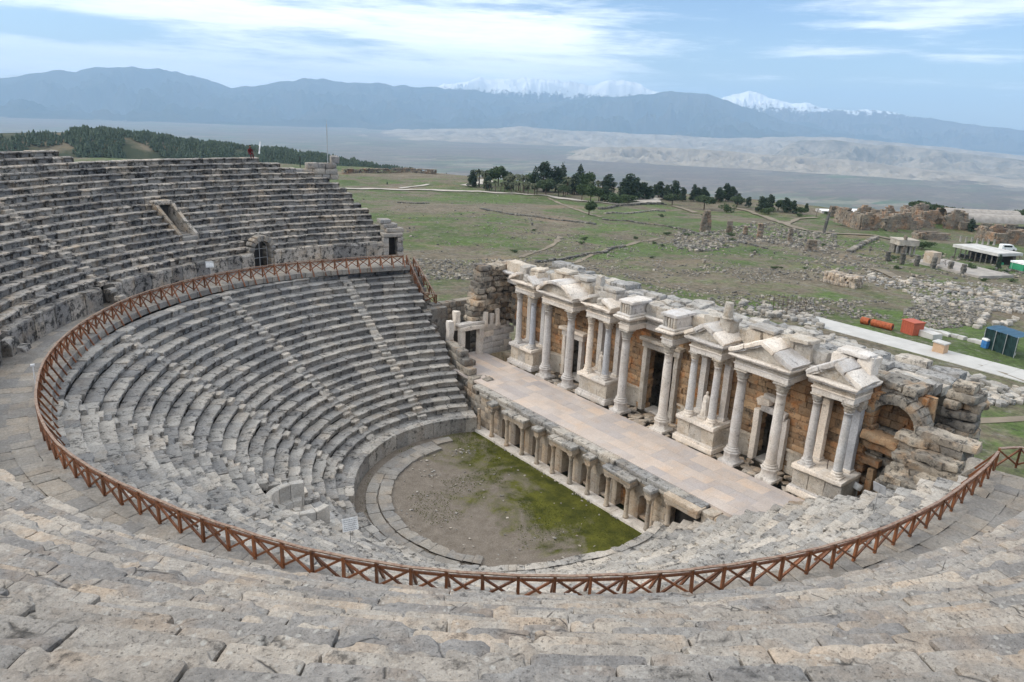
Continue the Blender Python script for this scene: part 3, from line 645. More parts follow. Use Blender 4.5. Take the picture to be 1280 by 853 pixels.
V = np.stack([np.stack([X-dx, Y-dy, 0*X], -1), np.stack([X+dx, Y+dy, 0*X], -1), np.stack([X+dy*.6, Y-dx*.6, h], -1)], 1).reshape(-1, 3)
gb.add(V, None, np.arange(3*n).reshape(-1, 3), np.repeat(rng.random(n), 3)); M['mossleaf'] = leafmat('moss_tufts', (.03, .04, .008), (.11, .125, .02)); stuff(gb.build('moss', M['mossleaf']))
# ------------------------------------------------------------------ stage
st = thing('stage_platform', 'raised stage with a pale pink marble floor and a low colonnaded front wall', 'stage', (8, 0, 0))
mb = MB(); C = []; SZ = []
x = 5.55
while x < 11.0:
    w = rng.uniform(.75, 1.1); w = min(w, 11.05-x); y = -19.5+rng.uniform(0, .8)
    while y < 19.6:
        l = rng.uniform(1.1, 2.3); xc = x+w/2; yc = y+l/2
        ye = 10.96+(xc-4.43)/.168
        if abs(yc) < min(ye+.2, 18.7) and not (yc < -17.6): C.append((xc, yc, ZS-.1)); SZ.append((w-.004, l-.004, .2))
        y += l
    x += w
C = np.array(C); C[:, 2] += rng.normal(0, .002, len(C)); blocks(mb, C, SZ, bev=.004, amp=0, n=1); mb.build('stage_floor', M['paving'], st)
mb = MB(); prism(mb, [(5.92, -12.5), (5.92, 11.2), (6.6, 19), (11.2, 19), (11.2, -18.6), (7.0, -18.6)], 'z', .3, ZS-.21, .4); mb.build('stage_core', M['soil'], st)
# pulpitum
PC = [8.15, 6.07, 4.05, 2.12, .23, -1.78, -3.7, -5.68, -7.57, -9.5]
mb = MB(); y = 10.6
while y > -11.4:
    l = rng.uniform(1.2, 2.2); box(mb, 4.08, 5.02, y-l+.01, y, -.25, .17+rng.normal(0, .008), .03, .012); y -= l
mb.build('plinth', M['marble'], st)
colprof = [(.2, 0), (.2, .05), (.23, .09), (.19, .14), (.165, .18), (.158, 1.0), (.14, 1.95), (.165, 2.0)]
for y in PC+[10.05]:
    hgt = 2.05 if y < 10 else 1.9
    mb = MB(); lathe(mb, [(r, z*hgt/2.0) for r, z in colprof], (4.42, y, .17), 14, tone=rng.random()); c0 = mb.build('column', M['pulpcol'] if 'pulpcol' in M else M['pulp'], st, True, fn=roughen(.012, 5))
    if y < 10:
        mb = MB(); lathe(mb, [(.15, 0, 0), (.19, .1, 1), (.2, .2, 1), (.27, .3, .5), (.27, .34, 0)], (4.42, y, .17+hgt), 16, .12, 8, tone=rng.random()); box(mb, 4.42-.25, 4.42+.25, y-.25, y+.25, .17+hgt+.32, .17+hgt+.42, .02); mb.build('capital', M['pulp'], c0)
# wall with niches and openings (plane x = 5.25): bays between columns
def arch_wall(mb, x0, x1, ya, yb, z0, z1, yc, hw, zsp, n=10, mat=None):
    """one bay of wall with an arched hole, made of jambs, voussoirs and a spandrel"""
    box(mb, x0, x1, ya, yc-hw, z0, zsp, .02, .012, tone=rng.random()); box(mb, x0, x1, yc+hw, yb, z0, zsp, .02, .012, tone=rng.random())
    pts = [(yb, zsp+.01), (yb, z1), (ya, z1), (ya, zsp+.01), (yc-hw, zsp+.01)]+[(yc-hw*math.cos(math.pi*i/n), zsp+hw*math.sin(math.pi*i/n)) for i in range(1, n)]+[(yc+hw, zsp+.01)]
    prism(mb, pts[::-1], 'x', x0, x1, rng.random())
bays = [(10.7, 8.9, 'plain'), (8.9, 6.75, 'arch'), (6.75, 3.4, 'rect'), (3.4, 1.2, 'arch'), (1.2, -.8, 'arch'), (-.8, -4.6, 'door'), (-4.6, -6.6, 'arch'), (-6.6, -8.5+.0, 'arch')]
bays = [(10.9, 7.95, 'plain', 0), (7.95, 6.25, 'arch', 7.1), (6.25, 3.85, 'rect', 5.05), (3.85, 2.25, 'arch', 3.05), (2.25, .1, 'arch', 1.18), (.1, -1.65, 'door', -.78), (-1.65, -3.85, 'arch', -2.72), (-3.85, -5.55, 'arch', -4.68), (-5.55, -7.7, 'rect', -6.62), (-7.7, -9.4, 'arch', -8.5), (-9.4, -10.9, 'plain', 0)]
mb = MB()
for yb, ya, kd, yc in bays:
    if kd == 'arch': arch_wall(mb, 5.0, 5.72, ya+.005, yb-.005, .17, 2.62, yc, .40, 1.7)
    elif kd in ('rect', 'door'):
        w = .62
        box(mb, 5.0, 5.9, ya, yc-w, .17, 2.62, .02, .015, tone=rng.random()); box(mb, 5.0, 5.9, yc+w, yb, .17, 2.62, .02, .015, tone=rng.random())
        box(mb, 5.05, 5.5, yc-w, yc+w, 2.2, 2.62, .02, .01)
    else:
        for kz in range(5):
            y = ya
            while y < yb-.05:
                l = min(rng.uniform(.5, 1.1), yb-y); box(mb, 5.0+rng.normal(0, .02), 5.5, y, y+l-.012, .17+.49*kz, .65+.49*kz, .03, .025, tone=rng.random()); y += l
mb.build('front_wall', M['pulp'], st)
mb = MB()
for yb, ya, kd, yc in bays:
    mb = MB()
    if kd == 'arch': box(mb, 5.73, 5.9, yc-.45, yc+.45, .17, 2.4, .02, .02, tone=.25); box(mb, 5.2, 5.7, yc-.38, yc+.38, .17, .42, .04, .05)
    if kd == 'rect':
        for kz in range(6):
            y = yc-.66
            while y < yc+.66: l = rng.uniform(.2, .4); box(mb, 5.5+rng.normal(0, .01), 5.85, y, y+l-.01, .17+.3*kz, .46+.3*kz, .02, .015, tone=rng.random()); y += l
    if mb.v: mb.build('niche_back', M['pulp'] if kd == 'arch' else M['brickstone'], st)
# entablature with breaks forward over single columns and over the pairs
mb = MB(); mc = MB()
def pent(y0, y1, x0):
    box(mb, x0, 5.5, y0, y1, 2.625, 2.85, .02, .012, tone=rng.random()); box(mb, x0-.05, 5.5, y0-.04, y1+.04, 2.855, 3.08, .02, .015, tone=rng.random())
    y = y0-.12
    while y < y1+.1: l = min(rng.uniform(.8, 1.6), y1+.12-y); box(mc, x0-.2+rng.normal(0, .02), 5.53, y, y+l-.01, 3.09, 3.34+rng.normal(0, .015), .04, .035, tone=rng.random()); y += l
for y0, y1 in ((3.75, 6.35), (-2.05, .5), (-7.9, -5.4)): pent(y0, y1, 4.2)
for yc in (8.15, 2.12, -3.7, -9.5): pent(yc-.27, yc+.27, 4.2)
for y0, y1 in ((8.6, 10.5), (6.5, 7.7), (2.55, 3.6), (.7, 1.7), (-3.25, -2.2), (-5.25, -4.15), (-9.05, -8.05), (-10.9, -9.95)): pent(y0, y1, 4.95)
mb.build('entablature', M['pulp'], st); mc.build('cornice', M['cornice'], st)
mb = MB(); y = 11.6
while y > -12.9:
    l = rng.uniform(1.0, 2.0); box(mb, 4.75+rng.normal(0, .05), 5.53, y-l+.01, y, 3.36, ZS-.02+rng.normal(0, .012), .03, .015, tone=.55+.45*rng.random() if y > 7 else rng.random()); y -= l
mb.build('edge_slab', M['marble'] if False else M['cornice'], st)
# side passage at the right end of the front
sp = thing('side_passage', 'low dark side passage with a stone lintel at the right end of the stage front', 'passage', (5, -12, 0))
mb = MB(); lathe(mb, [(.26, 0), (.24, .1), (.17, .18), (.16, 1.25), (.2, 1.35), (.26, 1.5), (.26, 1.6)], (4.55, -11.05, 1.35), 14); mb.build('column', M['pulp'], sp, True)
mb = MB(); box(mb, 4.3, 5.0, -13.4, -10.75, 2.96, 3.3, .03, .02, n=4); box(mb, 4.2, 5.1, -13.5, -10.7, 3.31, 3.62, .05, .03, n=4, tone=.8); mb.build('lintel', M['pulp'], sp)
mb = MB()
for i in range(4): box(mb, 2.6+.62*i, 3.2+.62*i, -11.75+.05*i, -11.2, -.2, .75+.22*i, .05, .04)
mb.build('side_wall', M['pulp'], sp); mb = MB()
for i in range(4): box(mb, 4.6, 5.6, -13.5-.9*i-.9, -13.5-.9*i, .4, 3.55-.05*i, .06, .05, n=4)
mb.build('side_wall', M['pulp'], sp)
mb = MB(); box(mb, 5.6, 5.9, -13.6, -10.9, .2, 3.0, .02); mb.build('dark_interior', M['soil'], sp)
# ------------------------------------------------------------------ stage facade
fc = thing('stage_facade', 'ornate ruined marble stage facade with tall columns, pediments and ochre stone wall', 'facade', (13, YC, ZS))
WX = 13.7
DOORS = [(YC, 1.45, 9.1), (YC+10.2, .95, 7.5), (YC-10.2, .95, 7.5)]
C = []; SZ = []; TN = []
z = ZS-.1; row = 0
while z < 11.2:
    h = rng.choice([.42, .5, .58]); y = -18.4+rng.uniform(-.4, 0)
    while y < 16.6:
        l = rng.uniform(.6, 1.5); ok = True; a0, a1 = y, y+l
        for yc, hw, zt in DOORS:
            if z < zt and a1 > yc-hw and a0 < yc+hw:
                if a0 < yc-hw-.25: a1 = yc-hw
                elif a1 > yc+hw+.25: a0 = yc+hw
                else: ok = False
        if ok and a1-a0 > .1: C.append((WX+.4+rng.normal(0, .03), (a0+a1)/2, z+h/2)); SZ.append((.8, a1-a0-.012, h-.012)); TN.append(rng.random())
        y += l
    z += h; row += 1
mb = MB(); blocks(mb, C, SZ, bev=.03, amp=.03, fr=1.2, tone=np.array(TN)); mb.build('masonry_wall', M['brickstone'], fc)
for yc, hw, zt in DOORS:
    df = MB(); w = .42
    for s in (-1, 1): blocks(df, [(WX-.12, yc+s*(hw+w/2-.06), (ZS+zt)/2)], (.5, w, zt-ZS), bev=.03, amp=.025, n=5, tone=rng.random())
    if abs(yc-YC+10.2) > .1: blocks(df, [(WX-.14, yc, zt+.27)], (.56, 2*hw+2*w+.1, .54), bev=.04, amp=.025, n=5); blocks(df, [(WX-.25, yc, zt+.7)], (.8, 2*hw+2*w+.5, .28), bev=.05, amp=.03, n=5)
    else: blocks(df, [(WX-.1, yc-.2, zt+.2), (WX-.2, yc+.6, zt+.75), (WX-.1, yc+.3, zt+1.1)], [(.8, 1.9, .5), (.8, 1.1, .5), (.7, .9, .4)], rx=[.08, -.1, .05], bev=.08, amp=.07, n=4)
    o = df.build('door_frame', M['carved'] if yc == YC else M['marble'], fc)
    mb = MB(); box(mb, WX+.05, WX+1.3, yc-hw, yc+hw, ZS-.2, ZS+.03, .02, .01); mb.build('threshold', M['marble'], o)
# curved socles between pedestals and doors
def socle(y0, y1, flip):
    mb = MB(); n = 10; yc = y1 if flip else y0
    for i in range(n):
        t0, t1 = math.pi/2*i/n, math.pi/2*(i+1)/n
        f = lambda t: (WX-1.5*(1-math.sin(t)) if False else WX+.0-1.35*(1-math.sin(t)), y0+(y1-y0)*(1-math.cos(t)) if not flip else y1-(y1-y0)*(1-math.cos(t)))
        (xa, ya), (xb, yb) = f(t0), f(t1); h = ZS+1.55
        V = [(xa, ya, ZS-.1), (xb, yb, ZS-.1), (xb, yb, h), (xa, ya, h), (WX+.02, ya, h), (WX+.02, yb, h)]
        mb.add(V, [(0, 1, 2, 3), (3, 2, 5, 4)], None, .5)
        V = [(xa-.1, ya, h), (xb-.1, yb, h), (xb-.1, yb, h+.16), (xa-.1, ya, h+.16), (WX+.02, ya, h+.16), (WX+.02, yb, h+.16)]
        mb.add(V, [(0, 1, 2, 3), (3, 2, 5, 4)], None, .8)
    mb.build('curved_socle', M['carved'], fc)
for c in (5.45, 15.1, -5.45, -15.1):
    for s in (-1, 1):
        y0 = YC+c+s*1.66; dr = min((abs(yd-y0), yd, hw) for yd, hw, zt in DOORS)
        if dr[0] > 4.5: continue
        y1 = dr[1]-math.copysign(dr[2]+.45, dr[1]-y0)
        a0, a1 = min(y0, y1), max(y0, y1); socle(a0, a1, y1 < y0)
capP = [(.80, 0, 0), (.86, .06, 0), (.82, .1, 0), (.95, .22, 1), (1.12, .36, 1), (.98, .40, .6), (1.1, .58, 1), (1.32, .76, 1), (1.1, .78, .5), (1.2, .92, .4), (1.42, 1.0, .5)]
def column(x, y, z0, z1, r, mat, ped=0, parent=None, n=20):
    tn = rng.random(); hc = r*2.3; mb = MB(); zb = z0
    bs = MB()
    if ped:
        w = r*1.5; blocks(bs, [(x, y, z0+.1)], (2*w+.22, 2*w+.22, .24), bev=.03, amp=.02, tone=tn)
        lathe(bs, [(w*1.22, .2), (w*1.12, .28), (w*1.02, .36), (w*.98, ped-.26), (w*1.1, ped-.16), (w*1.16, ped-.06), (w*1.1, ped)], (x, y, z0), 8, tone=tn, rz=math.pi/8); zb = z0+ped
    else: blocks(bs, [(x, y, z0+.06)], (r*3, r*3, .14), bev=.02, amp=.012, tone=tn); zb = z0+.12
    lathe(bs, [(r*1.32, 0), (r*1.42, .05), (r*1.42, .1), (r*1.3, .15), (r*1.18, .18), (r*1.16, .22), (r*1.26, .26), (r*1.2, .31), (r*1.04, .34)], (x, y, zb), n, tone=tn)
    zs = zb+.33; L = z1-hc-zs; lean = rng.normal(0, .012, 2)
    prof = [(r*(1.04 if t == 0 else 1-.15*t**1.6), t*L) for t in np.linspace(0, 1, 12)]; prof[0] = (r*1.06, 0); prof.insert(1, (r, .06)); prof += [(r*.93, L), (r*.93, L+.06)]
    lathe(mb, prof, (x, y, zs), n, tone=tn)
    co = mb.build('column', mat, parent, True, fn=roughen(.012, 2.5))
    bs.build('column_base', M['marble'], co, False, fn=roughen(.012, 4))
    mb = MB(); s = hc/1.12; lathe(mb, [(rr*r, zz*s, l) for rr, zz, l in capP], (x, y, z1-hc), 32, .1, 8, tone=tn)
    blocks(mb, [(x, y, z1-.045*s*2)], (r*2.7, r*2.7, .11), bev=.02, amp=.015); mb.build('capital', M['carved'], co, False, fn=roughen(.02, 9))
    return co
def pedestal(yc, hw=1.66):
    mb = MB(); mt = MB()
    blocks(mt, [(12.55, yc, ZS+.16)], (2.6, 2*hw+.3, .42), bev=.05, amp=.02, n=5); blocks(mt, [(12.6, yc, ZS+.42)], (2.4, 2*hw+.14, .16), bev=.05, amp=.015, n=5)
    for i in range(3):
        w = 2*hw/3; blocks(mb, [(12.65, yc-hw+w*(i+.5), ZS+1.12)], (2.2, w-.01, 1.26), bev=.02, amp=.03, n=6, fr=4)
    for i in range(2): blocks(mt, [(12.55, yc-hw/2+hw*i, ZS+1.9)], (2.55, hw+.1, .3), bev=.05, amp=.03, n=5)
    o = mb.build('pedestal', M['carved'], fc); mt.build('moulding', M['marble'], o); return o
def entab(mbs, x0, y0, y1, z0, h=1.25, x1=14.3, carv=True):
    """architrave, frieze and projecting cornice in rough blocks"""
    m, cv = mbs
    blocks(m, [((x0+x1)/2+.04, (y0+y1)/2, z0+h*.17)], (x1-x0-.08, y1-y0-.16, h*.33), bev=.02, amp=.015, n=5)
    blocks(m, [((x0+x1)/2, (y0+y1)/2, z0+h*.37)], (x1-x0, y1-y0-.06, h*.09), bev=.02, amp=.015, n=5)
    blocks(cv, [((x0+x1)/2+.05, (y0+y1)/2, z0+h*.53)], (x1-x0-.1, y1-y0-.16, h*.24), bev=.03, amp=.025, n=6, fr=4)
    y = y0-.02
    while y < y1:                                                   # dentils
        blocks(cv, [(x0+.03, y+.07, z0+h*.69)], (.2, .11, h*.1), bev=.01, amp=.01, n=1); y += .2
    blocks(m, [((x0+x1)/2-.1, (y0+y1)/2, z0+h*.79)], (x1-x0+.2, y1-y0+.26, h*.13), bev=.04, amp=.03, n=6)
    blocks(m, [((x0+x1)/2-.2, (y0+y1)/2, z0+h*.93)], (x1-x0+.4, y1-y0+.5, h*.15), bev=.06, amp=.045, n=7, fr=2.5)
def pediment(kind, yc, hw, x0, z0, h):
    m = MB(); cv = MB()
    if kind == 'tri':
        prism(cv, [(yc-hw+.15, z0), (yc+hw-.15, z0), (yc, z0+h-.15)][::-1], 'x', x0+.15, 14.0, .5, 3)
        for s in (-1, 1):
            L = math.hypot(hw, h); an = math.atan2(h, hw); q = [0, .47, 1] if s > 0 else [0, .6, 1]
            for a, b in zip(q[:-1], q[1:]):
                t = (a+b)/2; blocks(m, [(x0+.95, yc+s*hw*(1-t)*1.03, z0+h*t+.1)], (2.3, L*(b-a)-.03, .3), rx=-s*an, bev=.05, amp=.04, n=6)
                blocks(m, [(x0+.95, yc+s*hw*(1-t)*.98, z0+h*t-.1)], (2.05, L*(b-a)-.03, .16), rx=-s*an, bev=.03, amp=.03, n=5)
    elif kind == 'seg':
        Rr = (hw*hw+h*h)/(2*h); a0 = math.asin(hw/Rr); N = 9
        prism(cv, [(yc-hw+.1, z0)]+[(yc+(Rr-.15)*math.sin(t), z0+h-Rr+(Rr-.15)*math.cos(t)) for t in np.linspace(-a0*.93, a0*.93, 12)]+[(yc+hw-.1, z0)], 'x', x0+.2, 14.0, .5, 3)
        for i in range(N):
            t = -a0+2*a0*(i+.5)/N
            blocks(m, [(x0+.85, yc+Rr*math.sin(t), z0+h-Rr+Rr*math.cos(t))], (2.3, 2*a0*Rr/N+.01, .3), rx=-t, bev=.04, amp=.03, n=4)
    elif kind == 'broken':
        for s in (-1, 1):
            L = 1.25; an = .5
            blocks(m, [(x0+.9, yc+s*(hw-.45), z0+.36)], (2.3, L, .28), rx=-s*an, bev=.05, amp=.05, n=6)
            prism(cv, [(yc+s*(hw-.1), z0), (yc+s*(hw-1.05), z0), (yc+s*(hw-1.05), z0+.52)][::s], 'x', x0+.2, 14.0, .5, 2)
            if s < 0: o = m.build('pediment_half', M['marble'], fc, fn=roughen(.03, 2)); cv.build('tympanum', M['carved'], o, fn=roughen(.06, 3.5)); m, cv = MB(), MB()
        blocks(cv, [(x0+.55, yc-.1, z0+.28)], (.8, .8, .6), bev=.1, amp=.09, n=6, fr=4)
    o = m.build('pediment_half' if kind == 'broken' else 'pediment', M['marble'], fc, fn=roughen(.03, 2))
    cv.build('tympanum', M['carved'], o, fn=roughen(.06, 3.5))
ZC, ZE = 10.7, 11.9
AED = [YC+15.1, YC+5.45, YC-5.45, YC-15.1]
bm_ = [('marble', 'bluemarble', 'marble', 'bluemarble'), ('marble', 'bluemarble', 'bluemarble', 'marble'), ('bluemarble', 'bluemarble', 'bluemarble', 'marble'), ('marble', 'bluemarble', 'marble', 'bluemarble')]
for ai, yc in enumerate(AED):
    pedestal(yc)
    for j, (s, xx) in enumerate(((1, 11.9), (-1, 11.9), (1, 13.2), (-1, 13.2))):
        if xx < 13: column(xx, yc+s*1.03, ZS+2.04, ZC, .285, M[bm_[ai][j]], 0, fc)
        else:
            mb = MB(); blocks(mb, [(13.25, yc+s*1.03, ZS+2.04+2.3)], (.46, .5, 4.6), bev=.03, amp=.015, n=6, tone=rng.random()); o = mb.build('pilaster', M[bm_[ai][j]], fc)
            mb = MB(); blocks(mb, [(13.25, yc+s*1.03, ZC-.36)], (.6, .66, .66), bev=.08, amp=.06, n=6, fr=5); mb.build('capital', M['carved'], o)
            mb = MB(); blocks(mb, [(13.25, yc+s*1.03, ZS+2.14)], (.6, .64, .22), bev=.04, amp=.02); mb.build('column_base', M['marble'], o)
    m, cv = MB(), MB(); entab((m, cv), 11.5, yc-1.45, yc+1.45, ZC, ZE-ZC); o = m.build('entablature', M['marble'], fc, fn=roughen(.03, 3.5)); cv.build('frieze', M['carved'], o, fn=roughen(.03, 6))
    kind = ['broken', 'broken', 'tri', 'tri'][ai]
    pediment(kind, yc, 1.75, 11.35, ZE+.02, [1, 1, 1.0, 1.05][ai])
    m = MB()
    if ai == 0: blocks(m, [(12.6, yc-.75, ZE+.55), (12.5, yc+.8, ZE+.75), (12.7, yc-.7, ZE+1.2), (12.7, yc+.1, ZE+.6)], [(1.3, 1.1, .9), (1.2, 1.0, 1.0), (1.3, 1.2, .3), (1.0, .7, .9)], bev=.08, amp=.06, n=6)
    if ai == 1: blocks(m, [(12.8, yc, ZE+.6), (12.8, yc-.45, ZE+1.25), (12.6, yc+.75, ZE+1.15)], [(1.2, 2.5, .95), (1.2, 1.5, .35), (.9, .9, .3)], bev=.07, amp=.05, n=6)
    if ai == 2: blocks(m, [(13.2, yc+.7, ZE+.85), (12.9, yc-.75, ZE+1.0), (13.0, yc-.8, ZE+1.55)], [(1.1, 1.2, 1.2), (1.1, .95, 1.1), (1.1, 1.1, .26)], bev=.07, amp=.05, n=6)
    if ai == 3: blocks(m, [(13.5, yc+.5, ZE+.75), (13.5, yc-.9, ZE+.95), (13.4, yc-.2, ZE+1.55)], [(1.1, 1.5, 1.1), (1.1, 1.0, 1.2), (1.2, 2.1, .26)], bev=.08, amp=.06, n=6)
    if ai == 1: blocks(m, [(12.4, yc+.85, ZE+1.75)], [(.55, .55, 1.0)], bev=.04, amp=.02, n=4); lathe(m, [(.42, 0), (.42, .12), (.34, .2)], (12.4, yc+.85, ZE+1.2), 12)
    if ai == 2: lathe(m, [(.36, 0), (.42, .1), (.34, .2), (.31, .5), (.29, 1.25)], (12.3, yc-1.0, ZE+1.65), 16)
    m.build('attic_block', M['carved'] if ai != 3 else M['marble'], fc, fn=roughen(.06, 2.6))
for yc, kind in ((YC+10.2, 'seg'), (YC, 'pair'), (YC-10.2, 'tri')):
    dy = 1.52 if kind != 'pair' else 2.19
    for s in (-1, 1): column(11.66, yc+s*dy, ZS-.03, ZC, .36, M['marble'], .95, fc, 24)
    m, cv = MB(), MB()
    if kind == 'pair':
        for s in (-1, 1):
            entab((m, cv), 11.15, yc+s*dy-.62, yc+s*dy+.62, ZC, ZE-ZC-.05)
            for i in range(5): blocks(cv, [(11.35, yc+s*dy-.5+.25*i, ZE+.5)], (.28, .2, .85), bev=.08, amp=.03, n=4)
            blocks(m, [(12.4, yc+s*dy, ZE+.5), (12.3, yc+s*dy, ZE+1.05), (12.2, yc+s*dy, ZE+.06)], [(1.9, 1.15, .95), (2.3, 1.5, .25), (2.4, 1.5, .16)], bev=.05, amp=.04, n=6)
        entab((m, cv), 13.0, yc-dy+.6, yc+dy-.6, ZC, ZE-ZC)
        for i in range(3): blocks(cv, [(13.4, yc-1.0+1.0*i, ZE+.45)], (1.0, .97, .85), bev=.05, amp=.06, n=6, fr=4)
    else:
        entab((m, cv), 11.2, yc-dy-.6, yc+dy+.6, ZC, ZE-ZC-.1)
    o = m.build('entablature', M['marble'], fc); cv.build('frieze', M['carved'], o)
    if kind != 'pair':
        pediment(kind, yc, dy+.85, 11.05, ZE-.06, 1.05 if kind == 'seg' else 1.15)
        m = MB(); 
        for i in range(4): blocks(m, [(13.3+rng.normal(0, .1), yc-1.8+1.2*i, ZE+.72)], (1.1, 1.16, 1.15+.2*rng.random()), bev=.07, amp=.07, n=6)
        blocks(m, [(13.1, yc-1.5, ZE+1.5), (13.2, yc+1.2, ZE+1.52)], [(1.5, 1.7, .28), (1.3, 1.9, .25)], bev=.06, amp=.05, n=6); m.build('attic_block', M['carved'], fc)
for s, (a, b) in ((0, (YC+6.95, YC+8.0)), (0, (YC+12.4, YC+13.5)), (0, (YC+2.85, YC+3.95)), (0, (YC-3.95, YC-2.85)), (0, (YC-8.0, YC-6.95)), (0, (YC-13.5, YC-12.4)), (0, (YC+16.6, 18.2))):
    m, cv = MB(), MB(); entab((m, cv), 13.15, a, b, ZC, ZE-ZC); blocks(cv, [(13.7, (a+b)/2, ZE+.5)], (1.1, abs(b-a), .95), bev=.05, amp=.06, n=6, fr=4); o = m.build('entablature', M['marble'], fc); cv.build('frieze', M['carved'], o)
# dirt strip between floor and pedestals
mb = MB(); C = np.stack([rng.uniform(11.1, 13.4, 260), rng.uniform(-17.5, 15.5, 260), np.full(260, ZS-.13)], -1); blocks(mb, C, rng.uniform(.2, .8, (260, 3))*[1, 1, .35], rz=rng.uniform(0, 3, 260), bev=.06, amp=.05); structure(mb.build('bare_ground', M['pulp']))
# rubble-topped rear wall of the stage building; slabs added as roof keep doorways dark
rw = thing('rear_wall', 'broad ruined rear wall of the stage building topped with flat weathered slabs', 'ruined wall', (18, 0, 0))
C = []; SZ = []; RZ = []
x = 14.5
while x < 20.8:
    w = rng.uniform(.8, 1.3); y = -20.5
    while y < 18.5:
        l = rng.uniform(1.0, 2.4); C.append((x+w/2, y+l/2, 11.15+rng.normal(0, .12)+.25*math.sin(y*.7+x))); SZ.append((w*1.02, l-.03, .7)); RZ.append(rng.normal(0, .03)); y += l
    x += w
mb = MB(); blocks(mb, C, SZ, rz=np.array(RZ), rx=rng.normal(0, .03, len(C)), ry=rng.normal(0, .04, len(C)), bev=.1, amp=.09, n=4); mb.build('top_slab', M['wallstone2'] if 'wallstone2' in M else M['cornice'], rw)
mb = MB()
for z in np.arange(-3, 10.8, .7):
    y = -20.5
    while y < 18.5: l = rng.uniform(.9, 1.8); blocks(mb, [(20.3, y+l/2, z+.35)], (1.2, l-.02, .68), bev=.06, amp=.05, n=2); y += l
mb.build('masonry', M['wallstone'], rw)
# statues
def statue(x, y, z0, label, h=1.75, sd=0):
    t = thing('statue', label, 'statue', (x, y, z0)); mb = MB(); blocks(mb, [(x, y, z0+.12)], (.75, .75, .24), bev=.03, amp=.015); mb.build('plinth', M['marble'], t)
    # one continuous draped figure
    n = 28; th = np.arange(n)*2*np.pi/n; zz = np.linspace(0, 1, 40)
    rp = np.interp(zz, [0, .04, .2, .45, .55, .66, .76, .815, .84, .86, .885, .92, .96, 1], [.30, .29, .25, .255, .225, .235, .26, .2, .085, .08, .095, .115, .1, .02])
    sxp = np.interp(zz, [0, .3, .6, .78, .83, .86, 1], [.85, .8, .75, .68, .8, 1, 1.0]); off = .05*np.sin(zz*3+sd)
    fold = .035*np.interp(zz, [0, .5, .75, .8], [1.2, 1, .6, 0]); V = []
    for i, zq in enumerate(zz):
        r = rp[i]*(1+0*th)+fold[i]*np.cos(9*th+zq*6+sd)+.025*np.cos(4*th+zq*9)*(zq < .8)
        arm = .09*np.exp(-((zq-.62)/.1)**2)*(np.exp(-((th-1.3)/.5)**2)+np.exp(-((th-5.0)/.5)**2)); r = r+arm+.1*np.exp(-((zq-.55)/.05)**2)*np.exp(-((th-3.0)/.8)**2)
        V.append(np.stack([x+r*np.cos(th)*sxp[i]-off[i]*.3, y+r*np.sin(th)+off[i]*.5, np.full(n, z0+.24+zq*h)], -1))
    V = np.concatenate(V+[[[x, y+.02, z0+.24+h*1.005]]]); m = len(zz)
    b = MB(); b.add(V, [(i*n+j, i*n+(j+1) % n, (i+1)*n+(j+1) % n, (i+1)*n+j) for i in range(m-1) for j in range(n)], [((m-1)*n+j, (m-1)*n+(j+1) % n, m*n) for j in range(n)], .6)
    b.build('draped_figure', M['marble'], t, True)
statue(12.55, AED[1]+.15, ZS+2.05, 'worn draped marble statue between the columns left of the central doorway', 1.75, 0)
statue(12.3, AED[2]-.1, ZS+2.05, 'pale draped marble statue between the blue-grey columns right of the central doorway', 1.9, 2)
# ------------------------------------------------------------------ left side wall of the stage
lw = thing('side_wall_ruin', 'ruined wall at the far stage end with framed doorway and block tower', 'ruined wall', (11, 18.6, ZS))
mb = MB()
for s in (8.15, 10.35): blocks(mb, [(s, 18.45, ZS+1.35)], (.5, .6, 2.75), bev=.03, amp=.025, n=5)
o = mb.build('door_frame', M['marble'], lw); mb = MB(); blocks(mb, [(9.25, 18.4, ZS+2.9)], (2.8, .75, .42), bev=.04, amp=.03, n=6); blocks(mb, [(9.2, 18.6, ZS+3.25)], (3.0, .8, .26), bev=.05, amp=.03, n=6); mb.build('lintel', M['marble'], o)
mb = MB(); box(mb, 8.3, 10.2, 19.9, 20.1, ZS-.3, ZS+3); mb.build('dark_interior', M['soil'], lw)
mb = MB()
for z in np.arange(ZS-.2, ZS+2.6, .62):
    y = 10.6
    while y < 13.8: l = rng.uniform(.8, 1.4); blocks(mb, [(y+l/2, 18.7, z+.31)], (l-.02, .8, .6), bev=.03, amp=.03); y += l
mb.build('dado', M['marble'], lw)
mb = MB(); C = []; SZ = []
for kz, z in enumerate(np.arange(6.3, 12.3, .56)):
    x = 9.6+.22*max(0, kz-3) if kz < 9 else 10.6; 
    while x < 14.8:
        l = rng.uniform(.6, 1.5); C.append((x+l/2+rng.normal(0, .08), 19.5+rng.normal(0, .18), z+.27)); SZ.append((l, rng.uniform(1.4, 2.2), .54)); x += l
blocks(mb, C, SZ, rz=rng.normal(0, .06, len(C)), ry=rng.normal(0, .03, len(C)), bev=.09, amp=.08, n=4)
C = []; SZ = []
for kz, z in enumerate(np.arange(6.3, 11.9, .56)):
    y = 15.6+.3*rng.random()
    while y < 19: l = rng.uniform(.6, 1.3); C.append((14.6+rng.normal(0, .12), y+l/2, z+.27)); SZ.append((1.4, l, .54)); y += l
blocks(mb, C, SZ, rz=rng.normal(0, .05, len(C)), bev=.08, amp=.07, n=4)
mb.build('masonry', M['wallruin'] if 'wallruin' in M else M['wallstone'], lw)
for x, h in ((10.9, 1.6), (11.6, 1.35), (12.3, 1.75)):
    mb = MB(); blocks(mb, [(x, 18.35, 6.35+h/2)], (.42, .4, h), bev=.06, amp=.05, n=5); mb.build('broken_pillar', M['marble'], lw)
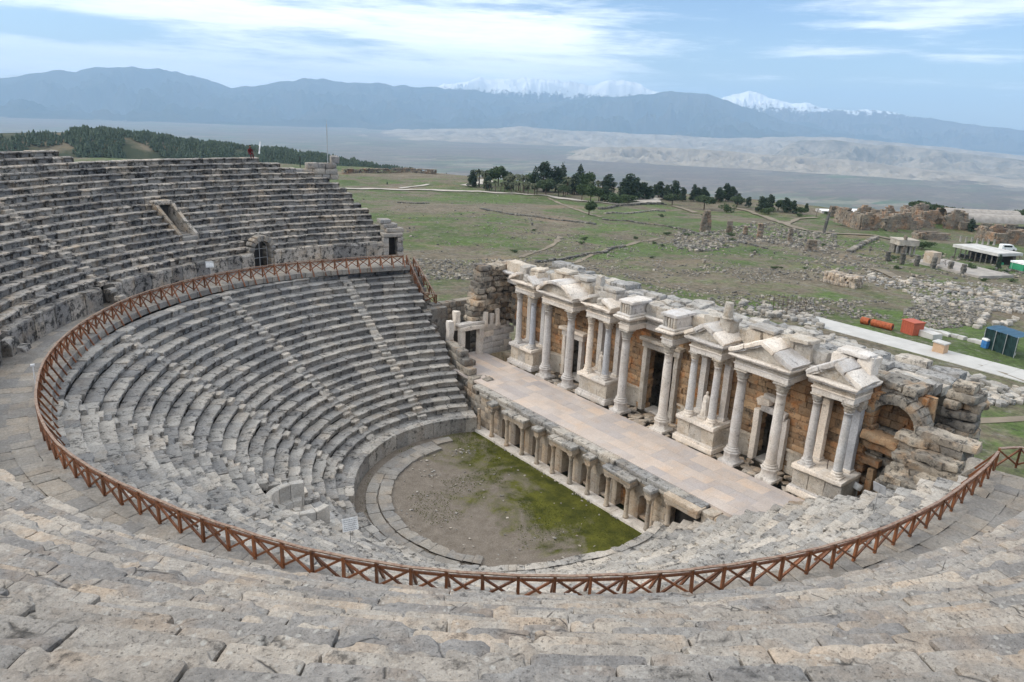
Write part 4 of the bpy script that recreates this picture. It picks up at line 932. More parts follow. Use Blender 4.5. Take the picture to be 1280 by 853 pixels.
for x, y, z, h, lb in ((7.1, 18.9, 5.2, 2.2, 'broken marble pillar standing left of the far stage doorway'), (8.0, 19.2, 6.3, 1.9, 'broken marble pillar just behind the far stage doorway frame')):
    mb = MB(); blocks(mb, [(x, y, z+h/2)], (.6, .6, h), bev=.07, amp=.06, n=6); tag(mb.build('broken_pillar', M['marble'], None, org=(x, y, z)), lb, 'pillar')
# rough mass joining lower seats and the side wall, and the grey masonry behind
jw = thing('rear_masonry', 'low grey masonry wall behind the far stage doorway', 'ruined wall', (9, 23, 4))
mb = MB(); C = []; SZ = []
for z in np.arange(2, 7.4, .6):
    x = 7.6
    while x < 13.5: l = rng.uniform(.8, 1.5); C.append((x+l/2, 23.4, z+.3)); SZ.append((l-.02, 1.0, .59)); x += l
blocks(mb, C, SZ, bev=.05, amp=.04); mb.build('masonry', M['wallstone'], jw)
ps = thing('stepped_blocks', 'stepped stone blocks between the far seat end and the stage', 'ruined wall', (6, 13, 2))
mb = MB(); C = []; SZ = []
for i in range(9):
    y = 11.3+.85*i; zt = 2.3+.6*i
    for z in np.arange(.2, min(zt, 5.4), .6): C.append((5.5+.168*(y-11)+.1*rng.random(), y, z+.3)); SZ.append((.9, .86, .59))
C += [(6.7, 12.0, 2.8), (6.8, 13.0, 2.6), (7.6, 17.2, 4.1), (7.7, 16.2, 3.9)]; SZ += [(.8, .8, 2.0), (.8, .7, 2.2), (.7, .9, .8), (.6, .8, .6)]
blocks(mb, C, SZ, rz=rng.normal(0, .05, len(C)), bev=.06, amp=.06); mb.build('masonry', M['wallstone'], ps)
# ------------------------------------------------------------------ right side ruin with the arch
ra = thing('arch_ruin', 'ruined right side wall of huge rough blocks with a round arched niche', 'ruined wall', (15, -21, ZS))
ax, ay, az, ar = 14.0, -19.75, 9.5, 1.25
mb = MB(); N = 11
for i in range(N):
    t = math.pi*(i+.5)/N; blocks(mb, [(ax+.5, ay+math.cos(t)*(ar+.3), az+math.sin(t)*(ar+.3))], (1.5, .6, .5), rx=t, bev=.06, amp=.05, n=4)
mb.build('arch', M['wallruin'], ra)
mb = MB(); box(mb, ax+1.1, ax+1.4, ay-1.7, ay+1.7, 7.6, 11.5, .03, .05, n=5); C = []; SZ = []
for z in np.arange(8.9, 11, .5):
    y = ay-1.3
    while y < ay+1.3: l = rng.uniform(.4, .9); C.append((ax+1.0, y+l/2, z+.25)); SZ.append((.4, l-.02, .48)); y += l
blocks(mb, C, SZ, bev=.04, amp=.04)
mb.build('niche_back', M['brickstone'], ra)
mb = MB(); C = []; SZ = []; RX = []
for kz, z in enumerate(np.arange(ZS-.3, 12.8, .54)):
    yR = -23.6+.1*kz
    y = yR
    while y < -17.2:
        l = rng.uniform(.8, 1.9); yc = y+l/2
        top = 12.0 if yc > -21.2 else 11.6+.75*(yc+21.2)
        inside = (abs(yc-ay) < ar+.75 and 8.8 < z+.3 < 11.7) or (abs(yc-ay) < ar+.3 and z+.3 <= 8.8 and z > 7.6) and False or (-19.2 < yc < -17.6 and z < 6.6)
        if z < top and not inside: C.append((ax+1.1+rng.normal(0, .12), yc, z+.27)); SZ.append((2.2, l, .535))
        y += l
blocks(mb, C, SZ, rz=rng.normal(0, .05, len(C)), bev=.1, amp=.09, n=4); mb.build('masonry', M['wallruin'] if 'wallruin' in M else M['wallstone'], ra)
mb = MB(); blocks(mb, [(ax-.2, ay+.3, 8.5), (ax-.1, ay-.1, 7.9)], [(1.3, 2.3, .55), (1.0, 2.9, .5)], rx=[.05, 0], bev=.12, amp=.1, n=5); mb.build('niche_sill', M['brickstone'], ra)
mb = MB(); blocks(mb, [(ax-.2, -17.75, 5.0), (ax-.2, -19.2, 5.0), (ax-.2, -18.5, 6.75)], [(.5, .4, 2.7), (.5, .4, 2.7), (.6, 2.2, .45)], bev=.04, amp=.04, n=4); mb.build('door_frame', M['brickstone'], ra)
# stepped mass of big blocks running down toward the seats
mb = MB(); C = []; SZ = []; RZ = []
for i in range(4):
    for j in range(5):
        y = -21.5-.72*i; x = ax-.4-1.05*j; zt = 9.5+.15*i-1.15*j
        for z in np.arange(3.6, zt, .5): C.append((x+rng.normal(0, .1), y+rng.normal(0, .12), z+.25)); SZ.append((1.25, rng.uniform(.9, 2.0), .495)); RZ.append(rng.normal(0, .09))
blocks(mb, C, SZ, rz=np.array(RZ), ry=rng.normal(0, .05, len(C)), bev=.07, amp=.08, n=4); mb.build('stepped_mass', M['wallruin'] if 'wallruin' in M else M['wallstone'], ra)
mb = MB(); C = []; SZ = []
for z in np.arange(2, 11.6, .58):
    for yy in (-21.8, -22.7): C.append((17.2+rng.normal(0, .15), yy+rng.normal(0, .1), z+.29)); SZ.append((rng.uniform(1.4, 1.9), rng.uniform(.9, 1.2), .575))
C += [(17.0, -22.2, 12.1)]; SZ += [(1.3, 1.2, .6)]
blocks(mb, C, SZ, rz=rng.normal(0, .08, len(C)), bev=.12, amp=.1, n=4); mb.build('buttress', M['wallruin'] if 'wallruin' in M else M['wallstone'], ra)
# loose blocks at the near stage end
def rock(name, x, y, z, s, label, cat='stone block', group=None, mat='wallstone', rz=0, amp=None):
    mb = MB(); tl = rng.normal(0, .07, 2); blocks(mb, [(x, y, z+s[2]/2)], [s], rz=rz, rx=tl[0], ry=tl[1], bev=min(s)*.25, amp=min(s)*.16 if amp is None else amp, n=6, fr=1.5/max(s)); return tag(mb.build(name, M[mat], None, org=(x, y, z)), label, cat, group)
for i, (x, y, s, lb) in enumerate(((12.2, -17.9, (1.2, 1.1, .9), 'brown rough boulder beside the thin iron pole at the near stage end'), (10.6, -17.4, (.9, .8, .5), 'squat brown block second from the iron pole on the stage edge'), (9.4, -17.2, (1.2, 1.0, .55), 'wide brown block third from the iron pole on the stage edge'), (14.6, -18.6, (1.5, .9, 1.2), 'pale upright broken block in front of the low doorway of the arched ruin'), (13.4, -19.3, (1.1, .9, .8), 'small grey block leaning beside the pale upright block below the arched ruin'))):
    rock('loose_block', x, y, ZS-.05, s, lb, mat='wallstone' if i != 3 else 'marble', rz=rng.uniform(0, 3))
rock('loose_block', 11.8, -25.3, 8.4, (1.5, 1.3, 1.4), 'rounded grey boulder at the foot of the arched ruin beside the right railing', rz=.4)
for i, (x, y, z) in enumerate(((9.6, -26.2, 8.6), (8.8, -28.6, 9.3), (10.4, -28.3, 9.2), (10.6, -30.3, 9.6), (11.6, -29.6, 8.9))):
    rock('loose_block', x, y, z-1.2, (2.0, 1.7, 1.7), 'ochre and grey block heaped outside the right end of the railing', group='blocks heaped outside the railing end', rz=rng.uniform(-.3, .3))
mb = MB(); tube(mb, (12.3, -17.15, ZS), (12.5, -16.95, ZS+2.6), .03); tube(mb, (12.5, -16.95, ZS+2.6), (12.9, -16.9, ZS+2.5), .02); tag(mb.build('iron_pole', M['rust'], None, org=(12.3, -17.15, ZS)), 'thin dark iron pole standing at the near end of the stage', 'pole')
# white flood lights in the dark doorway below the arch
for i, (x, y) in enumerate(((13.1, -18.2), (13.3, -18.75))):
    t = thing('floodlight', ['white floodlight turned left in the low doorway under the arch', 'white floodlight turned right in the low doorway under the arch'][i], 'floodlight', (x, y, ZS))
    mb = MB(); tube(mb, (x, y, ZS), (x, y, ZS+1.2), .03); mb.build('stand', M['galv'], t)
    mb = MB(); blocks(mb, [(x-.1, y, ZS+1.35)], (.35, .5, .4), rz=.4-.8*i, ry=.4, bev=.05, amp=0); h = mb.build('lamp_housing', M['white'], t)
# ------------------------------------------------------------------ terrain
EDGE_AZ = np.array([-60, -36, -24, -10, 5, 12, 40]); EDGE_D = np.array([440, 430, 400, 420, 480, 520, 560])
def H(x, y, fine=True):
    x = np.asarray(x, float); y = np.asarray(y, float); d = np.hypot(x, y); n0 = np.zeros_like(x)
    P = np.stack([x, y, n0], -1).reshape(-1, 3)
    n1 = fbm(P*.012, 4, 3).reshape(x.shape); n2 = fbm(P*.09, 4, 9).reshape(x.shape) if fine else 0
    far = ss(d, 70, 150)
    z = -1-9*np.clip((d-50)/200, 0, 1.3)+n1*.9*far+n2*.28*ss(d, 60, 110)
    az = np.degrees(np.arctan2(y-CAM[1], x-CAM[0]))-math.degrees(YAW); az = (az+180) % 360-180; dc = np.hypot(x-CAM[0], y-CAM[1])
    e = np.interp(az, EDGE_AZ, EDGE_D)+12*n1
    pl = -400+5*fbm(P*.0006, 3, 21).reshape(x.shape)
    z = np.where(dc > e, np.maximum(z-(dc-e)*.36*ss(dc-e, 0, 40), pl), z)
    th = np.abs(np.degrees(np.arctan2(y, x))); back = ss(th, 84, 112)*ss(d, 43.5, 50)*(1-ss(d, 120, 400))
    z = z*(1-back)+back*19.5
    ins = ((d < 44.5) & (th > 78)) | ((np.abs(y) < 32) & (x < 20.9) & (x > -30)) | ((d < 47) & (th > 100))
    z = np.where(ins, np.minimum(z, -3.0), z)
    return z
def G(px, py, dz=0):
    D = ray(px, py); lo, hi = 60., 6000.
    for k in range(4):                                              # coarse to fine march along the sight line
        t = np.geomspace(lo, hi, 160 if k == 0 else 24); P = CAM+t[:, None]*D; s = P[:, 2]-H(P[:, 0], P[:, 1], False); i = max(1, int(np.argmax(s < 0))); lo, hi = t[i-1], t[i]
    p = P[i]; return np.array([p[0], p[1], float(H(p[0:1], p[1:2])[0])+dz])
def pxm(p): return float((np.asarray(p)-CAM)@d_)/FPX      # metres per photo pixel at p
azs = np.concatenate([np.arange(-180, -44, 4), np.arange(-44, 44, .16), np.arange(44, 180, 4)])
rads = np.concatenate([[3, 10, 20, 30, 40], np.geomspace(48, 600, 330), np.geomspace(620, 75000, 110)])
aa, rr = np.meshgrid(np.radians(azs)+YAW, rads, indexing='ij'); X = CAM[0]+rr*np.cos(aa); Y = CAM[1]+rr*np.sin(aa); Z = H(X, Y)
na, nr = aa.shape; ii, jj = np.meshgrid(np.arange(na), np.arange(nr-1), indexing='ij'); i2 = (ii+1) % na
Q = np.stack([ii*nr+jj, ii*nr+jj+1, i2*nr+jj+1, i2*nr+jj], -1).reshape(-1, 4)
k = NT('meadow_and_valley_floor'); sx = k.n('ShaderNodeSeparateXYZ'); k.l(k.pos, sx.inputs[0])
big = k.noise(.018, 7, .65, dist=.6); mid = k.noise(.11, 8, .68); fin = k.noise(1.3, 8, .72)
grass = k.mix(k.ramp(k.noise(.05, 6, .6, off=(9, 2, 1)), [(.35, 0), (.65, 1)]), (.064, .092, .027), (.094, .142, .036))
dry = k.mix(k.ramp(mid, [(.35, 0), (.65, 1)]), (.122, .102, .07), (.215, .176, .128))
gm = k.math('ADD', k.math('MULTIPLY', big, .6), k.math('MULTIPLY', mid, .4)); c = k.mix(k.ramp(gm, [(.465, 0), (.545, 1)]), dry, grass)
red = k.ramp(k.noise(.03, 5, .6, off=(55, 21, 3)), [(.58, 0), (.68, 1)]); c = k.mix(k.math('MULTIPLY', red, .5), c, (.24, .165, .105))
st_ = k.ramp(k.noise(.45, 10, .8, off=(5, 1, 8)), [(.53, 0), (.60, 1)]); c = k.mix(k.math('MULTIPLY', st_, .62), c, (.20, .19, .165))
c = k.mix(1, c, k.ramp(fin, [(.28, .42), (.74, 1.5)]), 'MULTIPLY'); tuft = k.ramp(k.noise(.62, 7, .78, off=(3, 77, 1)), [(.54, 0), (.62, .75)]); c = k.mix(tuft, c, (.042, .048, .026))
v = k.n('ShaderNodeTexVoronoi'); v.inputs['Scale'].default_value = .0034; mp = k.n('ShaderNodeMapping'); mp.inputs['Rotation'].default_value = (0, 0, .5); mp.inputs['Scale'].default_value = (1, 2.4, 0); k.l(k.pos, mp.inputs[0]); k.l(mp.outputs[0], v.inputs['Vector'])
sv = k.n('ShaderNodeSeparateColor'); k.l(v.outputs['Color'], sv.inputs[0])
fld = k.ramp(sv.outputs[0], [(0, (.10, .075, .055)), (.3, (.075, .085, .04)), (.5, (.16, .12, .085)), (.68, (.06, .10, .035)), (.82, (.20, .17, .12)), (1, (.11, .10, .075))])
fld = k.mix(k.ramp(k.noise(.0007, 4, .6), [(.4, 0), (.6, .8)]), fld, (.12, .09, .07))
fld = k.mix(1, fld, k.ramp(k.noise(.02, 6, .75), [(.3, .7), (.7, 1.6)]), 'MULTIPLY')
zf = k.n('ShaderNodeMapRange'); k.l(sx.outputs[2], zf.inputs[0]); zf.inputs[1].default_value = -90; zf.inputs[2].default_value = -170
c = k.mix(zf.outputs[0], c, fld); k.color(c); k.b.inputs['Roughness'].default_value = 1
k.bump(k.math('ADD', fin, k.math('MULTIPLY', mid, .8)), .8, .25)
mb = MB(); mb.add(np.stack([X, Y, Z], -1), Q); structure(mb.build('ground', k.m, None, True))
# paths
def strip(name, pxs, width, mat, dz=.05, seg=3., wob=.3):
    P = np.array([G(*p) if len(p) == 2 else p for p in pxs]); out = []
    for a, b in zip(P[:-1], P[1:]):
        n = max(1, int(np.linalg.norm(b-a)/seg)); out += [a+(b-a)*i/n for i in range(n)]
    P = np.array(out+[P[-1]])
    for _ in range(2): P[1:-1] = (P[:-2]+2*P[1:-1]+P[2:])/4
    d = np.gradient(P, axis=0); d[:, 2] = 0; d /= np.linalg.norm(d, axis=1)[:, None]; s = np.stack([d[:, 1], -d[:, 0], 0*d[:, 0]], -1); w = width/2*(1+wob*vn(P*.3, 4)); m = 5
    V = np.stack([P+s*(w*f)[:, None] for f in np.linspace(-1, 1, m)], 1); V[..., 2] = H(V[..., 0], V[..., 1])+dz+.03*np.linalg.norm(V[..., :2]-CAM[:2], axis=-1)/100; n = len(P)
    V = V.reshape(-1, 3); mb = MB(); mb.add(V, [(i*m+j, (i+1)*m+j, (i+1)*m+j+1, i*m+j+1) for i in range(n-1) for j in range(m-1)]); return structure(mb.build(name, mat))
M['road'] = plain('pale_gravel_road', (.42, .38, .33), .95, var=.18, sc=.3); M['dirt'] = plain('dirt_track', (.21, .175, .13), 1, var=.25, sc=.3); M['slabwhite'] = plain('white_marble_path', (.47, .455, .43), .8, var=.1, sc=.5)
strip('road', [(380, 235), (435, 236), (560, 239), (620, 241), (667, 244), (733, 252.5), (770, 256), (800, 255), (815, 251)], 4.5, M['road'], .25)
strip('road', [(800, 253), (812, 247), (825, 243)], 16, M['road'], .3)
strip('path', [(500, 236), (535, 231)], 3, M['road'], .2)
strip('path', [(582, 233), (607, 229), (605, 225)], 8, M['road'], .2)
strip('path', [(842, 258), (856, 262), (870, 266.5)], 3, M['dirt'], .2)
strip('path', [(900, 258), (936, 264), (960, 272.5), (982, 281), (1006, 288), (1039, 291.5), (1093, 296), (1120, 300)], 3.6, M['dirt'], .2)
strip('path', [(982, 281), (999, 273.6), (1021, 272.5)], 2.5, M['dirt'], .2)
strip('path', [(686, 248), (700, 255), (720, 262), (752, 272)], 1.6, M['dirt'], .1, wob=.6)
strip('path', [(650, 322), (680, 312), (695, 304), (700, 296)], 1.3, M['dirt'], .06, wob=.7)
strip('path', [(715, 330), (735, 322), (760, 313), (790, 305), (830, 297)], 1.2, M['dirt'], .06, wob=.7)
strip('path', [(1096, 338), (1130, 352), (1180, 360), (1230, 370), (1280, 377)], 3.0, M['dirt'], .15)
strip('path', [(1150, 530), (1220, 527), (1250, 526), (1320, 521)], 1.5, M['dirt'], .03, wob=.8)
strip('path', [(1170, 438), (1215, 452), (1290, 480)], 1.6, M['dirt'], .12)
# white marble path (a real raised slab)
p0, p1 = G(1008, 400), G(1300, 478); mb = MB(); dv = (p1-p0); L = np.linalg.norm(dv[:2]); ang = math.atan2(dv[1], dv[0]); N = int(L/3)
for i in range(N):
    c = p0+dv*(i+.5)/N; blocks(mb, [(c[0], c[1], c[2]-.1)], (L/N-.02, 5.4, .7), rz=ang, bev=.03, amp=.01, n=2)
structure(mb.build('path', M['slabwhite']))
# ------------------------------------------------------------------ stones
def scatter(px0, px1, py0, py1, n, s0, s1, mat, kind='rubble', poly=None, clump=.0, sink=.25):
    mb = MB(); c0 = []
    gx, gy = np.meshgrid(np.linspace(px0, px1, 14), np.linspace(py0, py1, 10)); g = np.array([[G(a, b) for a in gx[0]] for b in gy[:, 0]])
    u, v = rng.random(n)*12.999, rng.random(n)*8.999; iu, iv = u.astype(int), v.astype(int); fu, fv = (u-iu)[:, None], (v-iv)[:, None]
    P = g[iv, iu]*(1-fu)*(1-fv)+g[iv, iu+1]*fu*(1-fv)+g[iv+1, iu]*(1-fu)*fv+g[iv+1, iu+1]*fu*fv
    if poly is not None:
        a, b = u/13, v/9; keep = poly(a, b); P = P[keep]
    if clump: keep = fbm(P*[.16, .16, 0], 3, 5) > clump; P = P[keep]
    P[:, 2] = H(P[:, 0], P[:, 1]); n = len(P); s = np.exp(rng.uniform(math.log(s0), math.log(s1), n))[:, None]*rng.uniform(.6, 1.3, (n, 3))*[1, 1, .75]
    P[:, 2] += s[:, 2]*(.5-sink)
    blocks(mb, P, s, rz=rng.uniform(0, 3.1, n), rx=rng.normal(0, .2, n), ry=rng.normal(0, .2, n), n=2, bev=s.min(1)*.3, amp=s.min(1)*.14, fr=1.2)
    return stuff(mb.build(kind, mat))
scatter(640, 1010, 290, 352, 3300, .16, .5, M['rubble'], clump=-.1)
scatter(700, 1000, 335, 372, 1200, .18, .5, M['rubble'], clump=-.1)
scatter(500, 860, 250, 318, 1500, .18, .5, M['rubble'], clump=.18)
scatter(440, 700, 240, 300, 1200, .18, .6, M['rubble'], clump=.25)
heap = lambda a, b: np.abs(b-.5-.16*np.sin(a*9)) < .34
scatter(842, 1045, 279, 316, 1900, .35, 1.1, M['rubble'], poly=heap)
scatter(1000, 1110, 300, 352, 600, .25, .8, M['rubble'], clump=0)
scatter(1080, 1290, 318, 350, 550, .25, .8, M['rubble'], clump=-.1)
scatter(1080, 1290, 346, 372, 1100, .25, .7, M['rubblewhite'], poly=lambda a, b: np.abs(b-.25-.5*a) < .26)
scatter(1140, 1290, 362, 398, 1100, .25, .75, M['rubblewhite'], poly=lambda a, b: np.abs(b-.25-.45*a) < .24)
scatter(1128, 1240, 378, 412, 1300, .22, .65, M['rubble'], poly=lambda a, b: (a-.5)**2/.25+(b-.5)**2/.22 < 1)
scatter(985, 1110, 370, 402, 1000, .2, .6, M['rubble'], poly=lambda a, b: np.abs(b-.55) < .33, clump=-.2)
scatter(880, 1030, 372, 400, 600, .2, .6, M['rubble'], clump=0)
scatter(505, 640, 316, 350, 1300, .2, .6, M['rubble'], poly=lambda a, b: b > .25)
scatter(1225, 1290, 488, 512, 160, .4, 1.0, M['rubblewhite'], poly=lambda a, b: (b-.4) < .35*(1-a)+.2)
# pile-up of stone as individual blocks: six shapes, copied
def variants(n, mat, sz, name, label, cat, group):
    out = []
    for i in range(n):
        mb = MB(); s = np.array(sz)*rng.uniform(.75, 1.25, 3); blocks(mb, [(0, 0, s[2]*.4)], [s], bev=min(s)*.22, amp=min(s)*.13, n=5, fr=1.3)
        o = tag(mb.build(name, mat), label, cat, group); out.append(o)
    return out
def place(vs, pts, smin=.7, smax=1.3, zoff=0):
    used = set()
    for i, p in enumerate(pts):
        v = i % len(vs); o = vs[v] if v not in used else vs[v].copy()
        if v in used: COL.objects.link(o)
        used.add(v); o.location = (p[0], p[1], p[2]+zoff); o.rotation_euler = (rng.normal(0, .08), rng.normal(0, .08), rng.uniform(0, 6.28)); s = rng.uniform(smin, smax); o.scale = (s, s, s)
    for v, o in enumerate(vs):
        if v not in used: bpy.data.objects.remove(o)
vs = variants(5, M['rubblewhite'], (1.5, 1.0, .8), 'marble_block', 'pale weathered block in the broken row along the near edge of the white path', 'stone block', 'blocks along the white path')
pts = []
for t in np.linspace(0, 1, 46):
    for q in range(2 if rng.random() < .55 else 1): pts.append(G(1000+t*285+rng.uniform(-4, 4), 413+t*84+rng.uniform(-3, 7)))
place(vs, pts, .45, 1.05)
vs = variants(5, M['rubblewhite'], (1.4, 1.1, .8), 'fallen_block', 'cream coloured fallen block on the long pale stone pile at the right', 'stone block', 'blocks on the long pale stone pile')
pts = []
for _ in range(110):
    a = rng.random(); pts.append(G(1085+a*195, 350+a*26+rng.normal(0, 4.5)))
for _ in range(50):
    a = rng.random(); pts.append(G(1150+a*130, 372+a*18+rng.normal(0, 4)))
place(vs, pts, .4, .95)
vs = variants(5, M['rubblewhite'], (1.2, .9, .7), 'small_block', 'white or dark squared block in the band of stones behind the facade wall', 'stone block', 'stones behind the facade wall')
place(vs, [G(925+a*100+rng.uniform(-3, 3), 383+a*22+rng.normal(0, 4)) for a in rng.random(60)], .5, 1.2)
vs = variants(4, M['rubblewhite'], (1.6, 1.0, .7), 'row_block', 'pale block in the two short stone rows beside the dark green shelter', 'stone block', 'short stone rows by the green shelter')
place(vs, [G(1222+9*i/6+rng.uniform(-1, 1), 412-20*i/8) for i in range(8)]+[G(1244+i*3.5, 410-i*1.2+rng.uniform(-2, 2)) for i in range(8)], .6, 1.1)
vs = variants(4, M['rubble'], (1.3, 1.0, 1.2), 'meadow_block', 'single grey ancient block standing in the green meadow', 'stone block', 'single blocks in the meadow')
place(vs, [G(*p) for p in ((939, 322), (943, 319), (849, 300), (1035, 323), (850, 296), (968, 318), (760, 322), (772, 310), (700, 300), (665, 282), (1022, 339), (905, 341), (880, 330))], .35, .85)
# pinkish walled heap
p = G(1053, 356); pk = thing('stone_heap', 'pinkish squared heap of stacked stones alone in the meadow', 'stone heap', tuple(p)); mb = MB(); C = []; SZ = []
for kz in range(4):
    for i in range(9):
        for j in range(4): C.append(p+np.array([(j-1.5)*.9+rng.normal(0, .12), (i-4)*.75+rng.normal(0, .12), .3+.55*kz])); SZ.append(rng.uniform(.5, 1.0, 3))
mb2 = MB(); blocks(mb2, C, SZ, rz=rng.uniform(0, 3, len(C)), bev=.1, amp=.08, n=3); mb2.build('masonry', M['pulp'], pk)
# low dry-stone field walls
def fieldwall(pxs, h, w, label, mat, name='field_wall'):
    P = np.array([G(*p) for p in pxs]); mb = MB(); C = []; SZ = []; RZ = []
    for a, b in zip(P[:-1], P[1:]):
        L = np.linalg.norm(b-a); t = 0
        while t < L:
            l = rng.uniform(.7, 1.6); q = a+(b-a)*(t+l/2)/L; q = q.copy(); q[2] = float(H(q[0:1], q[1:2])[0])
            for kz in range(max(1, int(h/.5))):
                if rng.random() < (1 if kz == 0 else .75): C.append(q+np.array([rng.normal(0, .15), rng.normal(0, .15), .22+.48*kz])); SZ.append((l, w*rng.uniform(.7, 1.3), .55)); RZ.append(math.atan2(b[1]-a[1], b[0]-a[0])+rng.normal(0, .12))
            t += l
    blocks(mb, C, SZ, rz=np.array(RZ), bev=.1, amp=.09, n=2); return tag(mb.build(name, mat, None, org=P[0]), label, 'stone wall')
M['darkwall'] = stone('dark_field_stone', (.09, .085, .075), (.17, .16, .14), scale=.7)
fieldwall([(753, 274), (800, 279), (860, 289), (903, 301), (960, 311)], .6, .8, 'long low dark wall running across the meadow from the lone round tree', M['darkwall'])
fieldwall([(669, 329), (700, 325), (723, 321), (753, 317), (780, 308)], .6, .8, 'low dark wall in the meadow just behind the white facade', M['darkwall'])
fieldwall([(748, 262), (775, 258.5), (800, 256.5), (831, 256)], 1.4, 1.2, 'dark rubble wall below the pale road near the trees', M['darkwall'])
fieldwall([(755, 268), (780, 267), (805, 265.5), (831, 264)], .9, 1.0, 'lower rubble wall running below the dark road wall', M['rubble'])
fieldwall([(600, 262), (640, 268), (690, 274), (740, 280)], .9, 1.2, 'long ragged stone wall across the meadow left of the lone round tree', M['darkwall'])
fieldwall([(497, 253), (515, 254), (535, 255)], .7, 1.2, 'short ruined wall lying in the left part of the meadow', M['darkwall'])
fieldwall([(428, 217), (470, 216.5), (510, 216), (545, 218)], 3.2, 2.0, 'long ruined city wall along the far left edge of the meadow', M['farruin'], 'city_wall')
fieldwall([(1060, 316), (1078, 307), (1096, 299)], 1.0, 1.4, 'short stone wall climbing toward the orange ruin', M['rubble'])
fieldwall([(1148, 410), (1180, 419), (1240, 436), (1262, 444)], .5, 1.0, 'low grey concrete kerb wall behind the tan kiosk', M['whitedirty'])
# ------------------------------------------------------------------ ruins beyond
def ruin_pillar(pxb, pyb, hpx, wpx, label, top=.5, mat='farruin'):
    p = G(pxb, pyb); m = pxm(p); h, w = hpx*m, wpx*m; mb = MB(); C = []; SZ = []; kz = 0; z = 0
    while z < h:
        hh = rng.uniform(.5, .8); ww = w*(1-top*(z/h)**2*.6); n = max(1, round(ww/1.2))
        for i in range(n): C.append(p+np.array([rng.normal(0, .08), (i-(n-1)/2)*ww/n, 0])*1.0+np.array([(i-(n-1)/2)*ww/n*.8*0, 0, z+hh/2])); SZ.append((max(1.0, w*.6)*rng.uniform(.85, 1.1), ww/n*1.05, hh*1.04))
        z += hh
    C = np.array(C); an = YAW; 
    rel = C-p; C = p+np.stack([rel[:, 0]*math.cos(an)-rel[:, 1]*math.sin(an), rel[:, 0]*math.sin(an)+rel[:, 1]*math.cos(an), rel[:, 2]], -1)
    blocks(mb, C, SZ, rz=an+rng.normal(0, .04, len(C)), bev=.12, amp=.1, n=3, tone=.35+.3*rng.random(len(C))); return tag(mb.build('ruined_pillar', M[mat], None, org=p), label, 'ruin')
ruin_pillar(881, 290, 25, 13, 'tall ragged masonry stump with a pointed top at the left of the rubble heap', .9)
ruin_pillar(911, 292, 15, 7, 'squat orange pillar stump right of the pointed masonry stump', .2)
ruin_pillar(931, 295, 12, 5, 'small low pillar stump between two orange stumps on the rubble heap', .3)
ruin_pillar(949, 299, 17, 7, 'tall orange pillar stump in the middle of the rubble heap', .15)
ruin_pillar(987, 303, 15, 6, 'greyish pillar stump toward the right of the rubble heap', .5)
ruin_pillar(1013, 314, 13, 13, 'broad grey block of masonry at the right end of the rubble heap', .5)
ruin_pillar(1041, 271, 13, 11, 'small far ruin with a rounded top beside the white hall', .5)
ruin_pillar(1128, 319, 20, 3, 'thin upright stone stump left of the small columned building', .2); 
for i, (a, b) in enumerate(((1109, 326), (1127, 331), (1145, 333), (1166, 336), (1187, 339), (1203, 343))): ruin_pillar(a, b, 12, 5, ['dark leaning wall stump, leftmost in the row before the white terrace', 'second dark wall stump from the left before the white terrace', 'third dark wall stump before the white terrace', 'fourth dark wall stump from the left before the white terrace', 'fifth dark wall stump before the white terrace', 'rightmost dark wall stump before the white terrace'][i], .3, 'darkwall')
p = G(1031, 291); m = pxm(p); mb = MB(); blocks(mb, [p+[0, 0, 13*m]], (1.0, .8, 27*m), ry=.09, rx=.06, bev=.1, amp=.05, n=5); tag(mb.build('standing_stone', M['darkwall'], None, org=p), 'tall thin dark leaning post standing by the dirt track', 'post')
def wall_block(c, ux, L, T, h, mat, mb, holes=(), rag=.5, bl=1.6):
    """ragged masonry wall: c base centre of the wall, ux unit direction"""
    ux = np.array(ux); nx = np.array([-ux[1], ux[0], 0]); C = []; SZ = []; z = 0
    hh = .62
    while z < h:
        x = -L/2+rng.uniform(-.3, 0)
        while x < L/2:
            l = rng.uniform(.7, 1.3)*bl; top = h*(1-rag*.5*(1+math.sin(x*.55+c[0])*math.cos(x*.21))*.6)
            inh = any(abs(x+l/2-a) < w/2 and z0-.2 < z < z1-.3 for a, w, z0, z1 in holes)
            if z < top and not inh: C.append(c+ux*(x+l/2)+np.array([0, 0, z+hh/2])+nx*rng.normal(0, .08)); SZ.append((l*1.01, T*rng.uniform(.9, 1.1), hh*1.02))
            x += l
        z += hh
    blocks(mb, C, SZ, rz=math.atan2(ux[1], ux[0]), bev=.03, amp=.05, n=2, tone=.35+.4*rng.random(len(C)))
RV = np.array([math.sin(YAW), -math.cos(YAW), 0]); FV = np.array([math.cos(YAW), math.sin(YAW), 0])
def ruin(pxa, pxb, pyb, hpx, label, depth=14, holes=(), mat='farruin', rag=.5):
    p = (G(pxa, pyb)+G(pxb, pyb))/2; m = pxm(p); L = (pxb-pxa)*m; h = hpx*m; t = thing('ruined_building', label, 'ruin', tuple(p)); mb = MB()
    wall_block(p, RV, L, 1.6, h, None, mb, [(a*L, w, z0, z1) for a, w, z0, z1 in holes], rag); mb.build('front_wall', M[mat], t)
    for s in (-1, 1): mb = MB(); wall_block(p+RV*s*L/2+FV*depth/2, FV, depth, 1.6, h*1.0, None, mb, (), rag); mb.build('side_wall', M[mat], t)
    mb = MB(); wall_block(p+FV*depth, RV, L, 1.6, h*1.05, None, mb, (), rag*1.2); mb.build('rear_wall', M[mat], t); return p
ruin(1075, 1118, 289, 23, 'roofless orange stone bath ruin with two dark arches beyond the meadow', 22, ((-.18, 2.2, 6, 8.5), (.1, 2.5, 0, 4), (.33, 2.2, 5.5, 7.5)), rag=.65)
